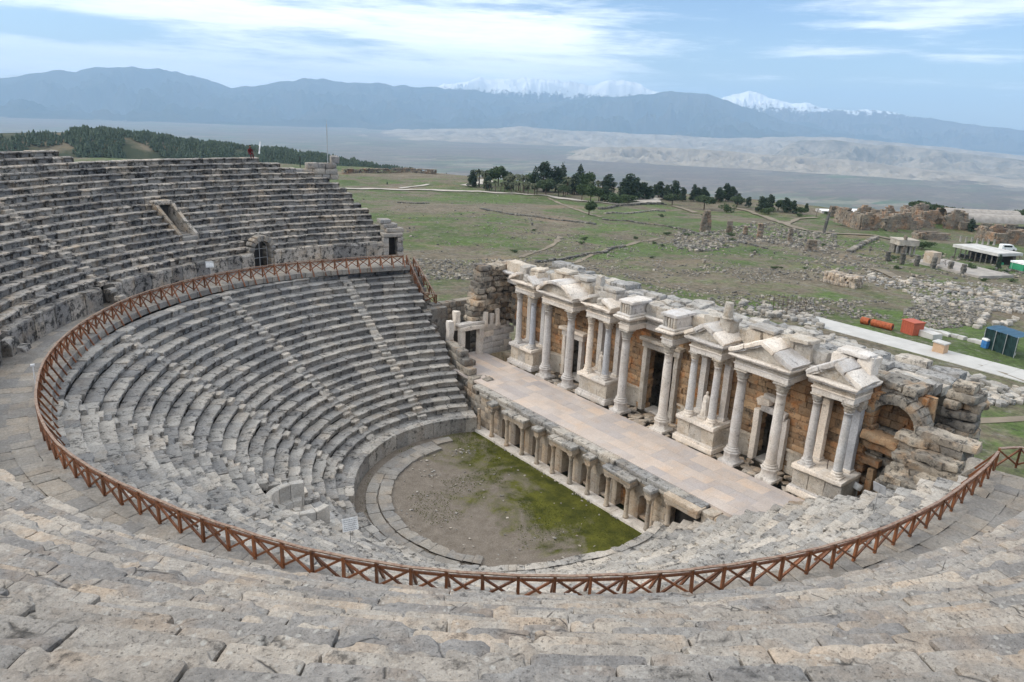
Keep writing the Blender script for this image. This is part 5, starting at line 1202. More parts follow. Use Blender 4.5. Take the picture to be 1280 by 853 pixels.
ruin(1120, 1148, 287, 21, 'grey broken ruin walls right of the orange bath ruin', 18, rag=.9)
ruin(1150, 1204, 286, 25, 'tall jagged brownish ruin below the row of umbrella pines', 16, ((-.1, 4, 0, 4.5),), rag=.7)
ruin(1243, 1282, 306, 17, 'orange and grey ruined wall at the right edge below the long hall', 10, rag=.6)
ruin(1150, 1180, 300, 8, 'low orange wall ruin in front of the jagged brown ruin', 4, rag=.4)
# long hall with grey vaulted roofs
p = G(1246, 290); m = pxm(p); hl = thing('museum_hall', 'long low hall with ribbed grey barrel roofs and dark openings', 'building', tuple(p)); L = 96*m
mb = MB(); wall_block(p, RV, L, 1.5, 9*m, None, mb, [(x, 6, 0, 5) for x in np.arange(-L/2+6, L/2, 10)], .1); mb.build('wall', M['farruin'], hl)
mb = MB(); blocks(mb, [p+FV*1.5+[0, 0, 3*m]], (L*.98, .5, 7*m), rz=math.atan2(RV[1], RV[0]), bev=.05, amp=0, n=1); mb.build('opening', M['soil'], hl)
for j in range(2):
    mb = MB(); n = 40; Vv = []; rad = 7.2
    for i in range(n+1):
        for q in range(9):
            t = math.pi*q/8; rr_ = rad*(1+.012*(i % 2)); Vv.append(p+RV*(-L/2+L*i/n)+FV*(4+6*j+4-4.4*math.cos(t)*rr_/rad)+np.array([0, 0, 8.5*m+(3.2+1.2*j)*math.sin(t)*rr_/rad]))
    mb.add(Vv, [(i*9+q, i*9+q+1, (i+1)*9+q+1, (i+1)*9+q) for i in range(n) for q in range(8)]); mb.build('roof', M['roofgrey'], hl)
# small columned building
p = G(1131, 319); m = pxm(p); sb_ = thing('small_tomb_building', 'small flat-roofed grey stone building with a row of pillars', 'building', tuple(p)); w = 25*m
Rz = math.atan2(RV[1], RV[0])
mb = MB(); blocks(mb, [p+FV*3+[0, 0, 9*m]], (w*.9, 3, 17*m), rz=Rz, bev=.05, amp=.03, n=3); mb.build('wall', M['darkwall'], sb_)
for i in range(5): mb = MB(); blocks(mb, [p+RV*w*(-.42+.21*i)+[0, 0, 5.5*m]], (.55, .55, 11*m), rz=Rz, bev=.05, amp=.02, n=2); mb.build('pillar', M['rubblewhite'], sb_)
mb = MB(); blocks(mb, [p+FV*1.4+[0, 0, 14.5*m], p+FV*1.6+[0, 0, 18*m]], [(w, 5.4, 6.5*m), (w*1.05, 5.8, 1.2*m)], rz=Rz, bev=.06, amp=.03, n=4); mb.build('roof', M['rubblewhite'], sb_)
# café terrace with a long white canopy
p = G(1218, 334); m = pxm(p); ch = thing('canopy_building', 'long low building with a white canopy roof and dark open front', 'building', tuple(p)); c = G(1217, 327)
dirc = (G(1250, 330)-G(1184, 318)); dirc[2] = 0; dirc /= np.linalg.norm(dirc); rzc = math.atan2(dirc[1], dirc[0]); nrm = np.array([-dirc[1], dirc[0], 0]); nrm = nrm if nrm@FV > 0 else -nrm; L = 70*m
mb = MB(); blocks(mb, [c+nrm*4+[0, 0, 16*m]], (L, 9, 4*m), rz=rzc, bev=.05, amp=0, n=1); mb.build('canopy_roof', M['whitedirty'], ch)
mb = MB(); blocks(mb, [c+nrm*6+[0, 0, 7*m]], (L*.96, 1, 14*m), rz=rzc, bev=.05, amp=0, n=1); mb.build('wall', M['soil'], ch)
for i in range(9):
    mb = MB(); tube(mb, c+dirc*L*(-.46+.115*i)+nrm*.3, c+dirc*L*(-.46+.115*i)+nrm*.3+[0, 0, 15*m], .18); mb.build('post', M['darkwall'], ch)
for i in range(8): mb = MB(); blocks(mb, [c+dirc*L*(-.42+.118*i)+nrm*2.5+[0, 0, 2.5*m]], (1.6, 1.0, 1.1), rz=rzc, bev=.05, amp=0, n=1); mb.build('counter', M['greenpaint'] if i == 7 else M['iron'], ch)
mb = MB(); blocks(mb, [G(1200, 338)+[0, 0, .3]], (96*m, 11, .8), rz=rzc, bev=.04, amp=0, n=2); tag(mb.build('terrace', M['roofgrey'], None, org=G(1200, 338)), 'pale paved terrace in front of the long canopy', 'terrace')
mb = MB(); blocks(mb, [G(1163, 333)+[0, 0, 1.9]], (3.0, 2.6, 3.6), rz=rzc, bev=.05, amp=.02, n=3); tag(mb.build('brick_kiosk', M['pulp'], None, org=G(1163, 333)), 'small brown brick block building left of the white canopy', 'building')
gk = thing('market_stall', 'white and green canvas stall at the right edge of the terrace', 'stall', tuple(G(1276, 340))); p = G(1276, 340); mb = MB(); blocks(mb, [p+[0, 0, 2.6]], (4, 4, .5), rz=rzc, bev=.05, amp=0, n=1); mb.build('roof', M['white'], gk); mb = MB(); blocks(mb, [p+[0, 0, 1.5]], (3.8, 3.8, 1.6), rz=rzc, bev=.05, amp=0, n=1); mb.build('canvas_wall', M['greenpaint'], gk)
for i in range(4): mb = MB(); sx_, sy_ = (i % 2)*3.6-1.8, (i//2)*3.6-1.8; tube(mb, p+[sx_, sy_, 0], p+[sx_, sy_, 2.5], .06); mb.build('post', M['galv'], gk)
# white halls far off
for (a, b, w, h, lb) in ((1062, 268, 21, 7, 'white flat-sided marquee on the far plateau edge'), (1139, 270, 16, 5, 'small white tent with a peaked roof behind the ruins'), (1030, 266, 14, 4, 'long low white shed half hidden by far trees')):
    p = G(a, b); m = pxm(p); t = thing('white_tent', lb, 'tent', tuple(p)); mb = MB(); blocks(mb, [p+[0, 0, h*m*.35]], (w*m, 8, h*m*.7), rz=Rz, bev=.05, amp=0, n=1); mb.build('canvas_wall', M['whitedirty'], t)
    mb = MB(); hw_ = w*m/2; V = []
    for s in (-1, 1):
        for q in (-4.2, 0, 4.2): V.append(p+RV*s*hw_*1.03+FV*q+np.array([0, 0, h*m*(.7 if q else 1.05)]))
    mb.add(V, [(0, 1, 4, 3), (1, 2, 5, 4)], [(0, 2, 1), (3, 4, 5)]); mb.build('roof', M['white'], t)
# white van
p = G(1259, 313); vn_ = thing('parked_van', 'small white van parked above the canopy building', 'van', tuple(p)); V2 = lambda a, b, z: p+RV*a+FV*b+np.array([0, 0, z])
mb = MB(); prof = [(-2.4, .35), (-2.4, 1.9), (-2.2, 2.1), (.9, 2.1), (1.7, 1.25), (2.4, 1.1), (2.45, .35)]
n = len(prof); VV = [V2(a, s, z) for s in (-.95, .95) for a, z in prof]; mb.add(VV, [(i, (i+1) % n, n+(i+1) % n, n+i) for i in range(n)], [(0, i+1, i) for i in range(1, n-1)]+[(n, n+i, n+i+1) for i in range(1, n-1)]); mb.build('body', M['white'], vn_)
mb = MB(); mb.add([V2(-1.9, -.965, 1.25), V2(.8, -.965, 1.25), V2(.8, -.965, 1.85), V2(-1.9, -.965, 1.85)], [(0, 1, 2, 3)]); mb.build('side_window', M['glassdark'], vn_)
mb = MB(); mb.add([V2(.95, -.85, 2.06), V2(1.66, -.85, 1.33), V2(1.66, .85, 1.33), V2(.95, .85, 2.06)], [(0, 1, 2, 3)]); mb.build('windscreen', M['glassdark'], vn_, fn=lambda V: V+RV*.03+[0, 0, .03])
for a in (-1.5, 1.5):
    for s in (-.9, .9): mb = MB(); tube(mb, V2(a, s-.1, .35), V2(a, s+.1, .35), .35, n=14); mb.build('wheel', M['tyre'], vn_)
# things on the grass near the white path
for i, (a, b, lb) in enumerate(((1081, 405, 'rusty orange drum lying apart at the left of the drum row'), (1094, 408, 'rusty orange drum second from left on the grass'), (1102, 410, 'rusty orange drum third from left, touching its neighbours'), (1110, 412, 'rusty orange drum at the right end of the drum row'))):
    p = G(a, b); t = thing('rusty_drum', lb, 'drum', tuple(p)); ax_ = np.array([math.cos(rzc+.4), math.sin(rzc+.4), 0]); mb = MB(); c = p+[0, 0, .55]
    V = []; n = 18; e2 = np.cross(ax_, [0, 0, 1.])
    for xq, rq in ((-.6, .3), (-.6, .52), (-.57, .56), (-.3, .55), (-.27, .58), (-.24, .55), (.24, .55), (.27, .58), (.3, .55), (.57, .56), (.6, .52), (.6, .3)):
        V += [c+ax_*xq+(e2*math.cos(q)+np.array([0, 0, 1.])*math.sin(q))*rq for q in np.arange(n)*2*math.pi/n]
    mb.add(V, [(r*n+j, r*n+(j+1) % n, (r+1)*n+(j+1) % n, (r+1)*n+j) for r in range(11) for j in range(n)]); mb.build('barrel', M['orange'], t)
    mb = MB(); [tube(mb, c+ax_*s*.58, c+ax_*s*.5, .31, n=14) for s in (-1, 1)]; mb.build('dark_opening', M['soil'], t)
p = G(1139, 417); rb = thing('red_container', 'faded red metal box shed standing on the grass behind the path', 'container', tuple(p)); mb = MB(); blocks(mb, [p+[0, 0, .95]], (2.3, 2.0, 1.9), rz=rzc, bev=.04, amp=0, n=2)
mb.build('body', M['redbox'], rb); mb = MB(); blocks(mb, [p+[0, 0, 1.97]], (2.5, 2.2, .12), rz=rzc, bev=.02, amp=.01, n=3); mb.build('roof', M['redbox'], rb)
mb = MB(); [blocks(mb, [p+dirc*q-nrm*1.01+[0, 0, .95]], (.05, .05, 1.7), rz=rzc, bev=.01, amp=0, n=1) for q in (-.9, -.45, 0, .45, .9)]; mb.build('rib', M['redbox'], rb)
p = G(1158, 421); mb = MB(); blocks(mb, [p+[0, 0, .45]], (3.8, 1.8, .95), rz=rzc, bev=.05, amp=.02, n=4); tag(mb.build('concrete_block', M['whitedirty'], None, org=p), 'pale grey concrete block beside the red container', 'concrete block')
p = G(1174, 442); kk = thing('tan_kiosk', 'tan box kiosk with a grey flat overhanging roof standing on the white path', 'kiosk', tuple(p)); mb = MB(); blocks(mb, [p+[0, 0, .7]], (1.5, 1.3, 1.5), rz=rzc+.3, bev=.03, amp=0, n=2); mb.build('body', M['beige'], kk); mb = MB(); blocks(mb, [p+[0, 0, 1.53]], (1.75, 1.6, .18), rz=rzc+.3, ry=.04, bev=.03, amp=0, n=2); mb.build('roof', M['whitedirty'], kk)
p = G(1258, 441); sh = thing('tarp_shelter', 'dark green tarpaulin shelter with a blue roof sheet at the right edge', 'shelter', tuple(p)); m = pxm(p); w = 44*m
mb = MB()
nx_, nz_ = 24, 8
for fx in range(2):
    V = []
    for i in range(nx_+1):
        for j in range(nz_+1):
            u_q = -w/2+w*i/nx_; base = p-nrm*1.6+dirc*u_q if fx == 0 else p+dirc*(-w/2)+nrm*(-1.6+3.4*i/nx_)
            V.append(base+np.array([0, 0, 2.9*j/nz_])+(nrm if fx == 0 else dirc)*(.10*math.sin(u_q*3+i)+.06*math.sin(j*1.7+i*.9)))
    mb.add(V, [(i*(nz_+1)+j, i*(nz_+1)+j+1, (i+1)*(nz_+1)+j+1, (i+1)*(nz_+1)+j) for i in range(nx_) for j in range(nz_)])
mb.build('tarp_wall', M['tarp'], sh, True)
mb = MB(); V = []
for i in range(13):
    for j in range(7): V.append(p+dirc*(-w/2-.1+(w+.2)*i/12)+nrm*(-1.75+3.7*j/6)+np.array([0, 0, 2.95+.25*math.sin(math.pi*j/6)-.07*math.sin(i*math.pi/3)**2]))
mb.add(V, [(i*7+j, i*7+j+1, (i+1)*7+j+1, (i+1)*7+j) for i in range(12) for j in range(6)]); mb.build('tarp_roof', M['tarpblue'], sh, True)
for s in np.linspace(-.5, .5, 4): mb = MB(); tube(mb, p+dirc*w*s-nrm*1.75, p+dirc*w*s-nrm*1.75+[0, 0, 3.0], .05); mb.build('pole', M['galv'], sh)
p = G(1231, 436); bt = thing('blue_tank', 'blue plastic tank with a white band beside the green shelter', 'tank', tuple(p)); mb = MB(); blocks(mb, [p+[0, 0, .6]], (.9, .9, 1.2), rz=rzc, bev=.12, amp=0, n=4); mb.build('body', M['blue'], bt); mb = MB(); blocks(mb, [p+[0, 0, 1.25]], (.93, .93, .3), rz=rzc, bev=.08, amp=0, n=3); mb.build('band', M['white'], bt)
# grid of thin upright iron bars behind the facade
p = G(988, 393); gr = thing('iron_bar_grid', 'cluster of thin upright rusty iron bars standing behind the facade wall', 'iron bars', tuple(p)); m = pxm(p)
for i in range(9):
    for j in range(3):
        q = p+RV*(i-4)*5.6*m+FV*(j-1)*2.2; mb = MB(); zt = float(H(q[0:1], q[1:2])[0]); tube(mb, (q[0], q[1], zt), (q[0]+rng.normal(0, .06), q[1]+rng.normal(0, .06), zt+2.7+rng.normal(0, .25)), .026, n=5); mb.build('bar', M['rust'], gr)
# ------------------------------------------------------------------ trees
def leafcloud(mb, C, Rr, n, ls, flat=1., hollow=.45):
    """n leaf-sized faces spread through blobs at C with radii Rr"""
    C = np.asarray(C, float); Rr = np.asarray(Rr, float); w = Rr**2/np.sum(Rr**2); idx = rng.choice(len(C), n, p=w)
    d = rng.normal(size=(n, 3)); d /= np.linalg.norm(d, axis=1)[:, None]; r = rng.uniform(hollow, 1.08, n)**.7
    P = C[idx]+d*(r*Rr[idx])[:, None]*[1, 1, flat]
    a = rng.normal(size=(n, 3)); a /= np.linalg.norm(a, axis=1)[:, None]; b = np.cross(a, rng.normal(size=(n, 3))); b /= np.linalg.norm(b, axis=1)[:, None]; s = ls*rng.uniform(.6, 1.4, n)[:, None]
    V = np.stack([P-a*s-b*s*.6, P+a*s-b*s*.6, P+a*s*.6+b*s*.7, P-a*s*.6+b*s*.7], 1).reshape(-1, 3); q = np.arange(4*n).reshape(-1, 4)
    ct = rng.random(len(C)); mb.add(V, q, None, np.repeat(np.clip(ct[idx]*.6+rng.random(n)*.4, 0, 1), 4))
def make_tree(kind, name):
    """a unit tree 1 m tall standing at the origin"""
    o = bpy.data.objects.new(name, None); COL.objects.link(o); tr = MB(); cr = MB(); mat = 'pine'
    def limb(a, b, r0, r1): tube(tr, a, b, r0, r1, 7)
    if kind == 'cypress':
        limb((0, 0, 0), (0, 0, .9), .02, .004); zz = np.linspace(.1, .95, 16); C = [(rng.normal(0, .012), rng.normal(0, .012), z) for z in zz]; Rr = [.115*math.sin(math.pi*min(1, (.12+.9*(1-z))*.62+.05))*(1.0 if z < .7 else (1-z)/.3*.85+.15) for z in zz]; leafcloud(cr, C, Rr, 900, .022, 1.3); mat = 'cypress'
    elif kind == 'pine':
        limb((0, 0, 0), (.01, .01, .95), .024, .005); C = []; Rr = []
        for z in np.linspace(.16, .93, 9):
            k_ = 5 if z < .8 else 2; rad = .25*(1-z)**.7+.03
            for q in range(k_):
                a = rng.uniform(0, 6.28); l = rad*rng.uniform(.5, 1.1); c = (l*math.cos(a), l*math.sin(a), z+rng.normal(0, .025)); C.append(c); Rr.append(rng.uniform(.08, .135)); limb((0, 0, z-.04), c, .008, .003)
        leafcloud(cr, C, Rr, 2600, .024, .8); mat = 'cypress' if name.startswith('dark') else 'pine'
    elif kind == 'umbrella':
        limb((0, 0, 0), (.02, 0, .5), .035, .026); C = []; Rr = []
        for q in range(22):
            a = rng.uniform(0, 6.28); l = .42*math.sqrt(rng.random()); c = (l*math.cos(a), l*math.sin(a), .58+.22*(1-(l/.43)**2)*rng.uniform(.2, 1)+rng.normal(0, .03)); C.append(c); Rr.append(rng.uniform(.16, .22)); limb((.02, 0, .45), c, .014, .004)
        leafcloud(cr, C, Rr, 2600, .03, .85); mat = 'shrub' if False else 'pine'
    elif kind == 'round':
        limb((0, 0, 0), (0, .01, .45), .03, .02); C = []; Rr = []
        for q in range(18):
            d = rng.normal(size=3); d /= np.linalg.norm(d); c = np.array([0, 0, .6])+d*[.3, .3, .24]*rng.uniform(.3, 1); C.append(c); Rr.append(rng.uniform(.12, .19)); limb((0, .01, .4), c, .01, .003)
        leafcloud(cr, C, Rr, 2400, .028, .9); mat = 'shrub'
    elif kind == 'bush':
        limb((0, 0, 0), (0, 0, .3), .03, .015); C = [(rng.normal(0, .28), rng.normal(0, .28), rng.uniform(.25, .7)) for _ in range(14)]; leafcloud(cr, C, rng.uniform(.18, .28, 14), 1500, .035, .9); mat = 'shrub'
    elif kind == 'palm':
        limb((0, 0, 0), (.01, .01, .72), .03, .022)
        for q in range(34):
            a = rng.uniform(0, 6.28); e = rng.uniform(-.6, 1.25); L = .30*rng.uniform(.8, 1.1); p = np.array([.01, .01, .73]); dirn = np.array([math.cos(a)*math.cos(e), math.sin(a)*math.cos(e), math.sin(e)]); side = np.cross(dirn, [0, 0, 1.]); side /= np.linalg.norm(side)+1e-9; pr = []
            for t in np.linspace(0, 1, 6):
                c = p+dirn*L*t+np.array([0, 0, -.17*t*t]); w = .034*math.sin(math.pi*min(.97, t*.9+.1))+.003; pr += [c-side*w+[0, 0, -w*.6], c, c+side*w+[0, 0, -w*.6]]
            cr.add(pr, [(r*3+j, r*3+j+1, r*3+j+4, r*3+j+3) for r in range(5) for j in range(2)], None, rng.random())
        leafcloud(cr, [(.01, .01, .62)], [.05], 60, .02, 1.5); mat = 'palm'
    elif kind == 'bare':
        limb((0, 0, 0), (0, 0, .45), .03, .02)
        def grow(p, d, L, r, n):
            e = p+d*L; tube(cr, p, e, r, r*.6, 5, tone=rng.random())
            if n: [grow(e, (lambda v: v/np.linalg.norm(v))(d+rng.normal(0, .45, 3)+[0, 0, .1]), L*.72, r*.6, n-1) for _ in range(3)]
        [grow(np.array([0, 0, .4]), (lambda v: v/np.linalg.norm(v))(np.array([rng.normal(0, .6), rng.normal(0, .6), .8])), .2, .014, 3) for _ in range(4)]; mat = 'bare'
    tr.build('trunk', M['bark'], o); cr.build('bare_branches' if kind == 'bare' else ('fronds' if kind == 'palm' else 'crown'), M[mat], o); return o
PROTO = {}; PUSED = {}; TREES = []
def tree(kind, px, pyb, hpx, label, group=None, name=None, cat='tree', asp=1.):
    name = name or {'cypress': 'cypress_tree', 'pine': 'dark_pine_tree', 'umbrella': 'umbrella_pine', 'round': 'round_tree', 'bush': 'shrub', 'palm': 'palm_tree', 'bare': 'bare_tree'}[kind]
    if kind not in PROTO: PROTO[kind] = [make_tree(kind, name) for _ in range(3)]; PUSED[kind] = 0
    p = G(px, pyb); m = pxm(p); i = PUSED[kind]; PUSED[kind] += 1; pr = PROTO[kind][i % 3]; h = hpx*m*1.03
    if i < 3: o = pr; o.location = p; o.rotation_euler = (0, 0, rng.uniform(0, 6.28)); o.scale = (h, h, h)
    else: o = copy_tree(pr, p, rng.uniform(0, 6.28), h)
    if name != o.name.split('.')[0]: o.name = name
    o.scale = (h*asp, h*asp, h); 
    for kk_ in ('group',):
        if kk_ in o: del o[kk_]
    tag(o, label, cat, group); TREES.append(o)
pg = ('slender palm with grey-green fronds in the palm grove beyond the pale road', 'palms in the grove')
for a, b, h in ((599, 234, 25), (605, 235, 24), (607, 239, 15), (612, 239, 15), (619, 240, 17), (631, 240, 16), (638, 237, 23), (639, 241, 15), (642, 238, 24), (645, 241, 15), (648, 239, 24), (650, 241, 15), (654, 240, 24), (655, 242, 17), (626, 239, 14), (634, 238, 20), (660, 243, 18), (668, 244, 18), (671, 244, 17), (698, 246, 18), (704, 246, 19), (709, 244, 26), (716, 244, 24)): tree('palm', a, b, h, pg[0], pg[1], asp=1.15)
for a, b, h in ((741, 244, 20), (747, 244, 21), (752, 244, 20), (767, 245, 21), (793, 247, 20), (799, 247, 18)): tree('palm', a, b, h, 'palm rising behind the round shrubs at the right of the grove', 'palms behind the shrubs', asp=1.1)
tree('pine', 591, 234, 20, 'pale loose pine at the left end of the palm grove', asp=1.2)
tree('round', 613, 233, 21, 'dark round-crowned tree behind the left palms', asp=1.2); tree('round', 623, 233, 27, 'taller dark tree right behind the left palms', asp=1.0); tree('round', 632, 234, 20, 'dark bushy tree touching the taller dark tree on its right')
tree('cypress', 668, 236, 29, 'dark pointed cypress, leftmost of the tall cypresses', asp=1.35); tree('round', 661, 236, 20, 'dark bushy tree hugging the left side of the leftmost cypress')
tree('pine', 679, 240, 35, 'broad green pine with two tips right of the leftmost cypress', asp=1.3); tree('umbrella', 682, 245, 22, 'round umbrella pine with visible trunk in front of the palms', asp=1.0)
tree('pine', 694, 240, 30, 'greyish pine just left of the tallest cypress', asp=1.2); tree('cypress', 703, 236, 33, 'slim dark cypress, tallest in the grove', asp=1.25); tree('cypress', 724, 238, 32, 'dark cypress joined to a rounder dark tree', asp=1.6)
tree('round', 732, 242, 29, 'rounded dark tree on the right side of the joined cypress', asp=.9); tree('pine', 718, 244, 24, 'mid green pine in front of the joined cypress', asp=1.3)
tree('umbrella', 706, 247, 16, 'small round pine before the tallest cypress'); 
for a, b, h, s, lb in ((727, 251, 22, 1.0, 'big round green tree, left of the shrub mass by the road'), (738, 252, 22, 1.1, 'big round green tree in the middle of the shrub mass'), (748, 253, 20, 1.1, 'green bushy tree right of the middle of the shrub mass'), (766, 254, 15, 1.3, 'wide low bright shrub toward the right of the shrub mass'), (776, 254, 14, 1.2, 'wide low shrub behind the right end of the shrub mass'), (786, 253, 12, 1.3, 'small low shrub ending the mass at the right')): tree('round' if h > 18 else 'bush', a, b, h, lb, name='round_tree' if h > 18 else 'shrub', asp=s)
tree('pine', 756, 253, 19, 'dark cone-shaped pine in the middle of the shrub mass', asp=1.2); tree('pine', 760, 245, 26, 'tall dark pine with a narrow tip behind the shrub mass', asp=1.2)
for a, b, h, s, lb in ((785, 250, 30, 1.2, 'dark pointed pine at the left of the right pine clump'), (793, 250, 26, 1.2, 'dark full pine just right of the pointed one'), (779, 249, 24, 1.2, 'bluish pine left of the pointed dark pine'), (804, 250, 20, 1.4, 'broad dark pine sloping at the clump\'s right end'), (811, 250, 16, 1.3, 'low dark pine at the edge of the white yard')): tree('pine', a, b, h, lb, asp=s)
for a, b, h, s, lb in ((823, 248, 20, 1.4, 'dark pine right of the white yard'), (843, 249, 22, 1.2, 'taller dark pine with pale trunk line right of the white yard'), (853, 252, 17, .9, 'narrow dark pine left of the big round trees'), (867, 252, 20, .9, 'slim pointed pine between round trees'), (833, 249, 17, 1.2, 'small blurred pine between two dark pines'), (872, 250, 15, 1.1, 'small pine behind the round green trees')): tree('pine', a, b, h, lb, asp=s)
tree('umbrella', 840, 257, 16, 'low round pine standing by itself left of the big green one', asp=1.2); tree('umbrella', 880, 262, 19, 'big round green pine above the masonry stump', asp=1.2); tree('pine', 879, 253, 18, 'pine crown rising behind the big round green pine', asp=1.2)
tree('pine', 898, 253, 17, 'grey-green pine left of the pointed pair', asp=1.2); tree('pine', 907, 252, 21, 'dark pointed pine, tallest of the middle clump', asp=1.1); tree('pine', 915, 253, 18, 'second dark pine joined right of the tallest one', asp=1.2); tree('umbrella', 921, 260, 15, 'round pine right of the pointed pair', asp=1.1); tree('bush', 908, 266, 12, 'dark round bush below the pointed pair', asp=1.1)
tree('pine', 951, 265, 18, 'bushy pine left of the twin-tipped one', asp=1.3); tree('pine', 962, 264, 20, 'thin twin-tipped tree right of the bushy pine', asp=.9); tree('bush', 960, 268, 11, 'dark round bush under the thin tipped tree', asp=1.2)
tree('pine', 981, 266, 18, 'dark conical pine, left of the last three', asp=1.2); tree('pine', 991, 267, 15, 'middle dark pine of the last three', asp=1.2); tree('bush', 1000, 268, 11, 'low dark bush ending the pine line', asp=1.3); tree('bare', 1020, 272, 12, 'reddish bare tree left of the small far ruin')
tree('round', 736, 269, 19, 'lone round tree with a dark green crown on the open meadow', asp=1.45); tree('cypress', 484, 231, 4, 'tiny dark cone tree on the far left meadow', asp=1.8)
for a in list(np.linspace(800, 1006, 13))+list(np.linspace(610, 780, 8)):
    b = np.interp(a, [600, 700, 800, 900, 1012], [236, 240, 246, 253, 267])+rng.uniform(-3, 2); h = rng.uniform(9, 17); tree('pine' if rng.random() < .6 else 'round', a+rng.uniform(-3, 3), b, h, 'small dark tree filling the back of the long tree belt beyond the road', 'filler trees of the belt', name='belt_tree', asp=rng.uniform(1.1, 1.5))
for i in range(46):
    a, b = rng.uniform(640, 1270), rng.uniform(268, 345)
    if 1040 < a < 1280 and b < 300 or (b > 330 and a < 830): continue
    tree('bush', a, b, rng.uniform(3, 5.5), 'low dark shrub dotted over the meadow among the ruins', 'shrubs dotted over the meadow', asp=rng.uniform(1.1, 1.7))
for i, (a, h) in enumerate(((1146, 17), (1156, 15), (1167, 14), (1178, 13), (1190, 12), (1202, 11), (1214, 10), (1225, 9))): tree('umbrella', a, 268+i*.8, h+1, 'flat-topped umbrella pine in the dense row behind the jagged ruin', 'umbrella pine row', asp=1.15)
tree('umbrella', 1274, 279, 17, 'big dark umbrella pine at the right edge behind the hall', asp=1.3); tree('umbrella', 1258, 276, 9, 'small umbrella pine left of the one at the right edge', asp=1.3); tree('cypress', 1213, 290, 18, 'small dark cypress before the grey vaulted hall', asp=1.9)
tree('bush', 1152, 312, 13, 'dark green shrub right of the small columned building', asp=1.2); tree('bush', 1162, 310, 9, 'low dark bush beside the brown brick block', asp=1.2); tree('bush', 1212, 339, 11, 'rounded dark shrub before the terrace', asp=.9); tree('bare', 1172, 332, 17, 'leafless reddish tree at the left of the white canopy'); tree('bare', 1268, 337, 20, 'leafless brown tree at the right end of the terrace'); tree('pine', 1247, 338, 18, 'narrow dark tree in front of the canopy', asp=.6)
tree('bare', 1181, 336, 12, 'small leafless tree in front of the brick block')
vsd = [(1240, 340), (1256, 341), (1230, 352), (1265, 352)]
for i, (a, b) in enumerate(vsd): tree('bush', a, b, 5, 'small clipped dark bush below the terrace', 'bushes below the terrace', asp=1.5)
for a, b in ((1200, 302), (1207, 303), (1214, 303.5), (1221, 304.5), (1228, 305), (1235, 306), (1242, 307)):
    p = G(a, b); mb = MB(); lathe(mb, [(.42, 0), (.4, .2), (.34, .3), (.32, 1.9), (.38, 2.0)], p, 10); tag(mb.build('column_stub', M['rubblewhite'], None, org=p), 'pale column stub in the row before the vaulted hall', 'column', 'column stubs before the hall')
# ------------------------------------------------------------------ far land
def az_el(px, py):
    D = ray(px, py); D = D/np.linalg.norm(D); a = math.degrees(math.atan2(D[1], D[0]))-math.degrees(YAW); return (a+180) % 360-180, math.asin(D[2])
def ridge(name, prof, D, depth0, depth1, mat, base=-408, nA=420, nR=46, rough=.22, fr=1/1500., seed=0, rid=.85, pw=1.0):
    q = [az_el(*p) for p in prof]; q.sort(); A = np.array([a for a, e in q]); E = np.array([e for a, e in q])
    az = np.linspace(A[0], A[-1], nA); top = CAM[2]+D*np.tan(np.interp(az, A, E)); t = np.concatenate([np.linspace(-1, 0, nR), np.linspace(.06, 1, nR//3)])
    aa, tt = np.meshgrid(np.radians(az)+YAW, t, indexing='ij'); rr = np.where(tt < 0, D+tt*depth0, D+tt*depth1); X = CAM[0]+rr*np.cos(aa); Y = CAM[1]+rr*np.sin(aa)
    tp = ss(az, az[0], az[0]+.07*(az[-1]-az[0]))*(1-ss(az, az[-1]-.07*(az[-1]-az[0]), az[-1])); sh = np.clip(1-np.abs(tt), 0, 1)**pw*tp[:, None]
    P = np.stack([X, Y, 0*X], -1).reshape(-1, 3); n1 = (1-np.abs(fbm(P*fr, 6, seed, .55))*1.25).reshape(X.shape); n2 = fbm(P*fr*4, 4, seed+5).reshape(X.shape)
    hgt = (top[:, None]-base); z = base+hgt*sh*(1-rid*(1-n1)*(1-sh**6)*1.3)+hgt*rough*n2*sh*(1-sh)*2+hgt*.03*n2*sh**4+hgt*.05*(n1-.75)*sh**6
    z = np.where(sh <= .001, base-30, z); m = len(t); n = len(az); mb = MB()
    mb.add(np.stack([X, Y, z], -1), [(i*m+j, i*m+j+1, (i+1)*m+j+1, (i+1)*m+j) for i in range(n-1) for j in range(m-1)]); return structure(mb.build(name, mat, None, True))
def hillmat(name, c1, c2, sc, snow=None, sl=0, bump=0):
    k = NT(name); n = k.noise(sc, 8, .68); c = k.mix(k.ramp(n, [(.35, 0), (.65, 1)]), c1, c2)
    if snow:
        s = k.n('ShaderNodeSeparateXYZ'); k.l(k.pos, s.inputs[0]); f = k.math('ADD', s.outputs[2], k.math('MULTIPLY', k.noise(.0065, 9, .74, off=(100, 50, 7)), snow[1])); mr = k.n('ShaderNodeMapRange'); k.l(f, mr.inputs[0]); mr.inputs[1].default_value = snow[0]; mr.inputs[2].default_value = snow[0]+snow[2]
        c = k.mix(mr.outputs[0], c, (.85, .86, .88))
    k.color(c); k.b.inputs['Roughness'].default_value = 1; k.b.inputs['Specular IOR Level'].default_value = 0
    return k.m
mt = hillmat('forested_mountain', (.03, .042, .032), (.075, .07, .055), .0009)
ms = hillmat('snow_mountain', (.03, .036, .034), (.07, .066, .055), .0009, (1010, 950, 70))
ms2 = hillmat('snow_mountain_far', (.06, .06, .055), (.12, .108, .09), .0008, (860, 950, 80))
mbl = hillmat('badland_clay', (.20, .165, .125), (.38, .325, .255), .0035)
mbr = hillmat('dry_hill', (.14, .12, .09), (.34, .285, .215), .004)
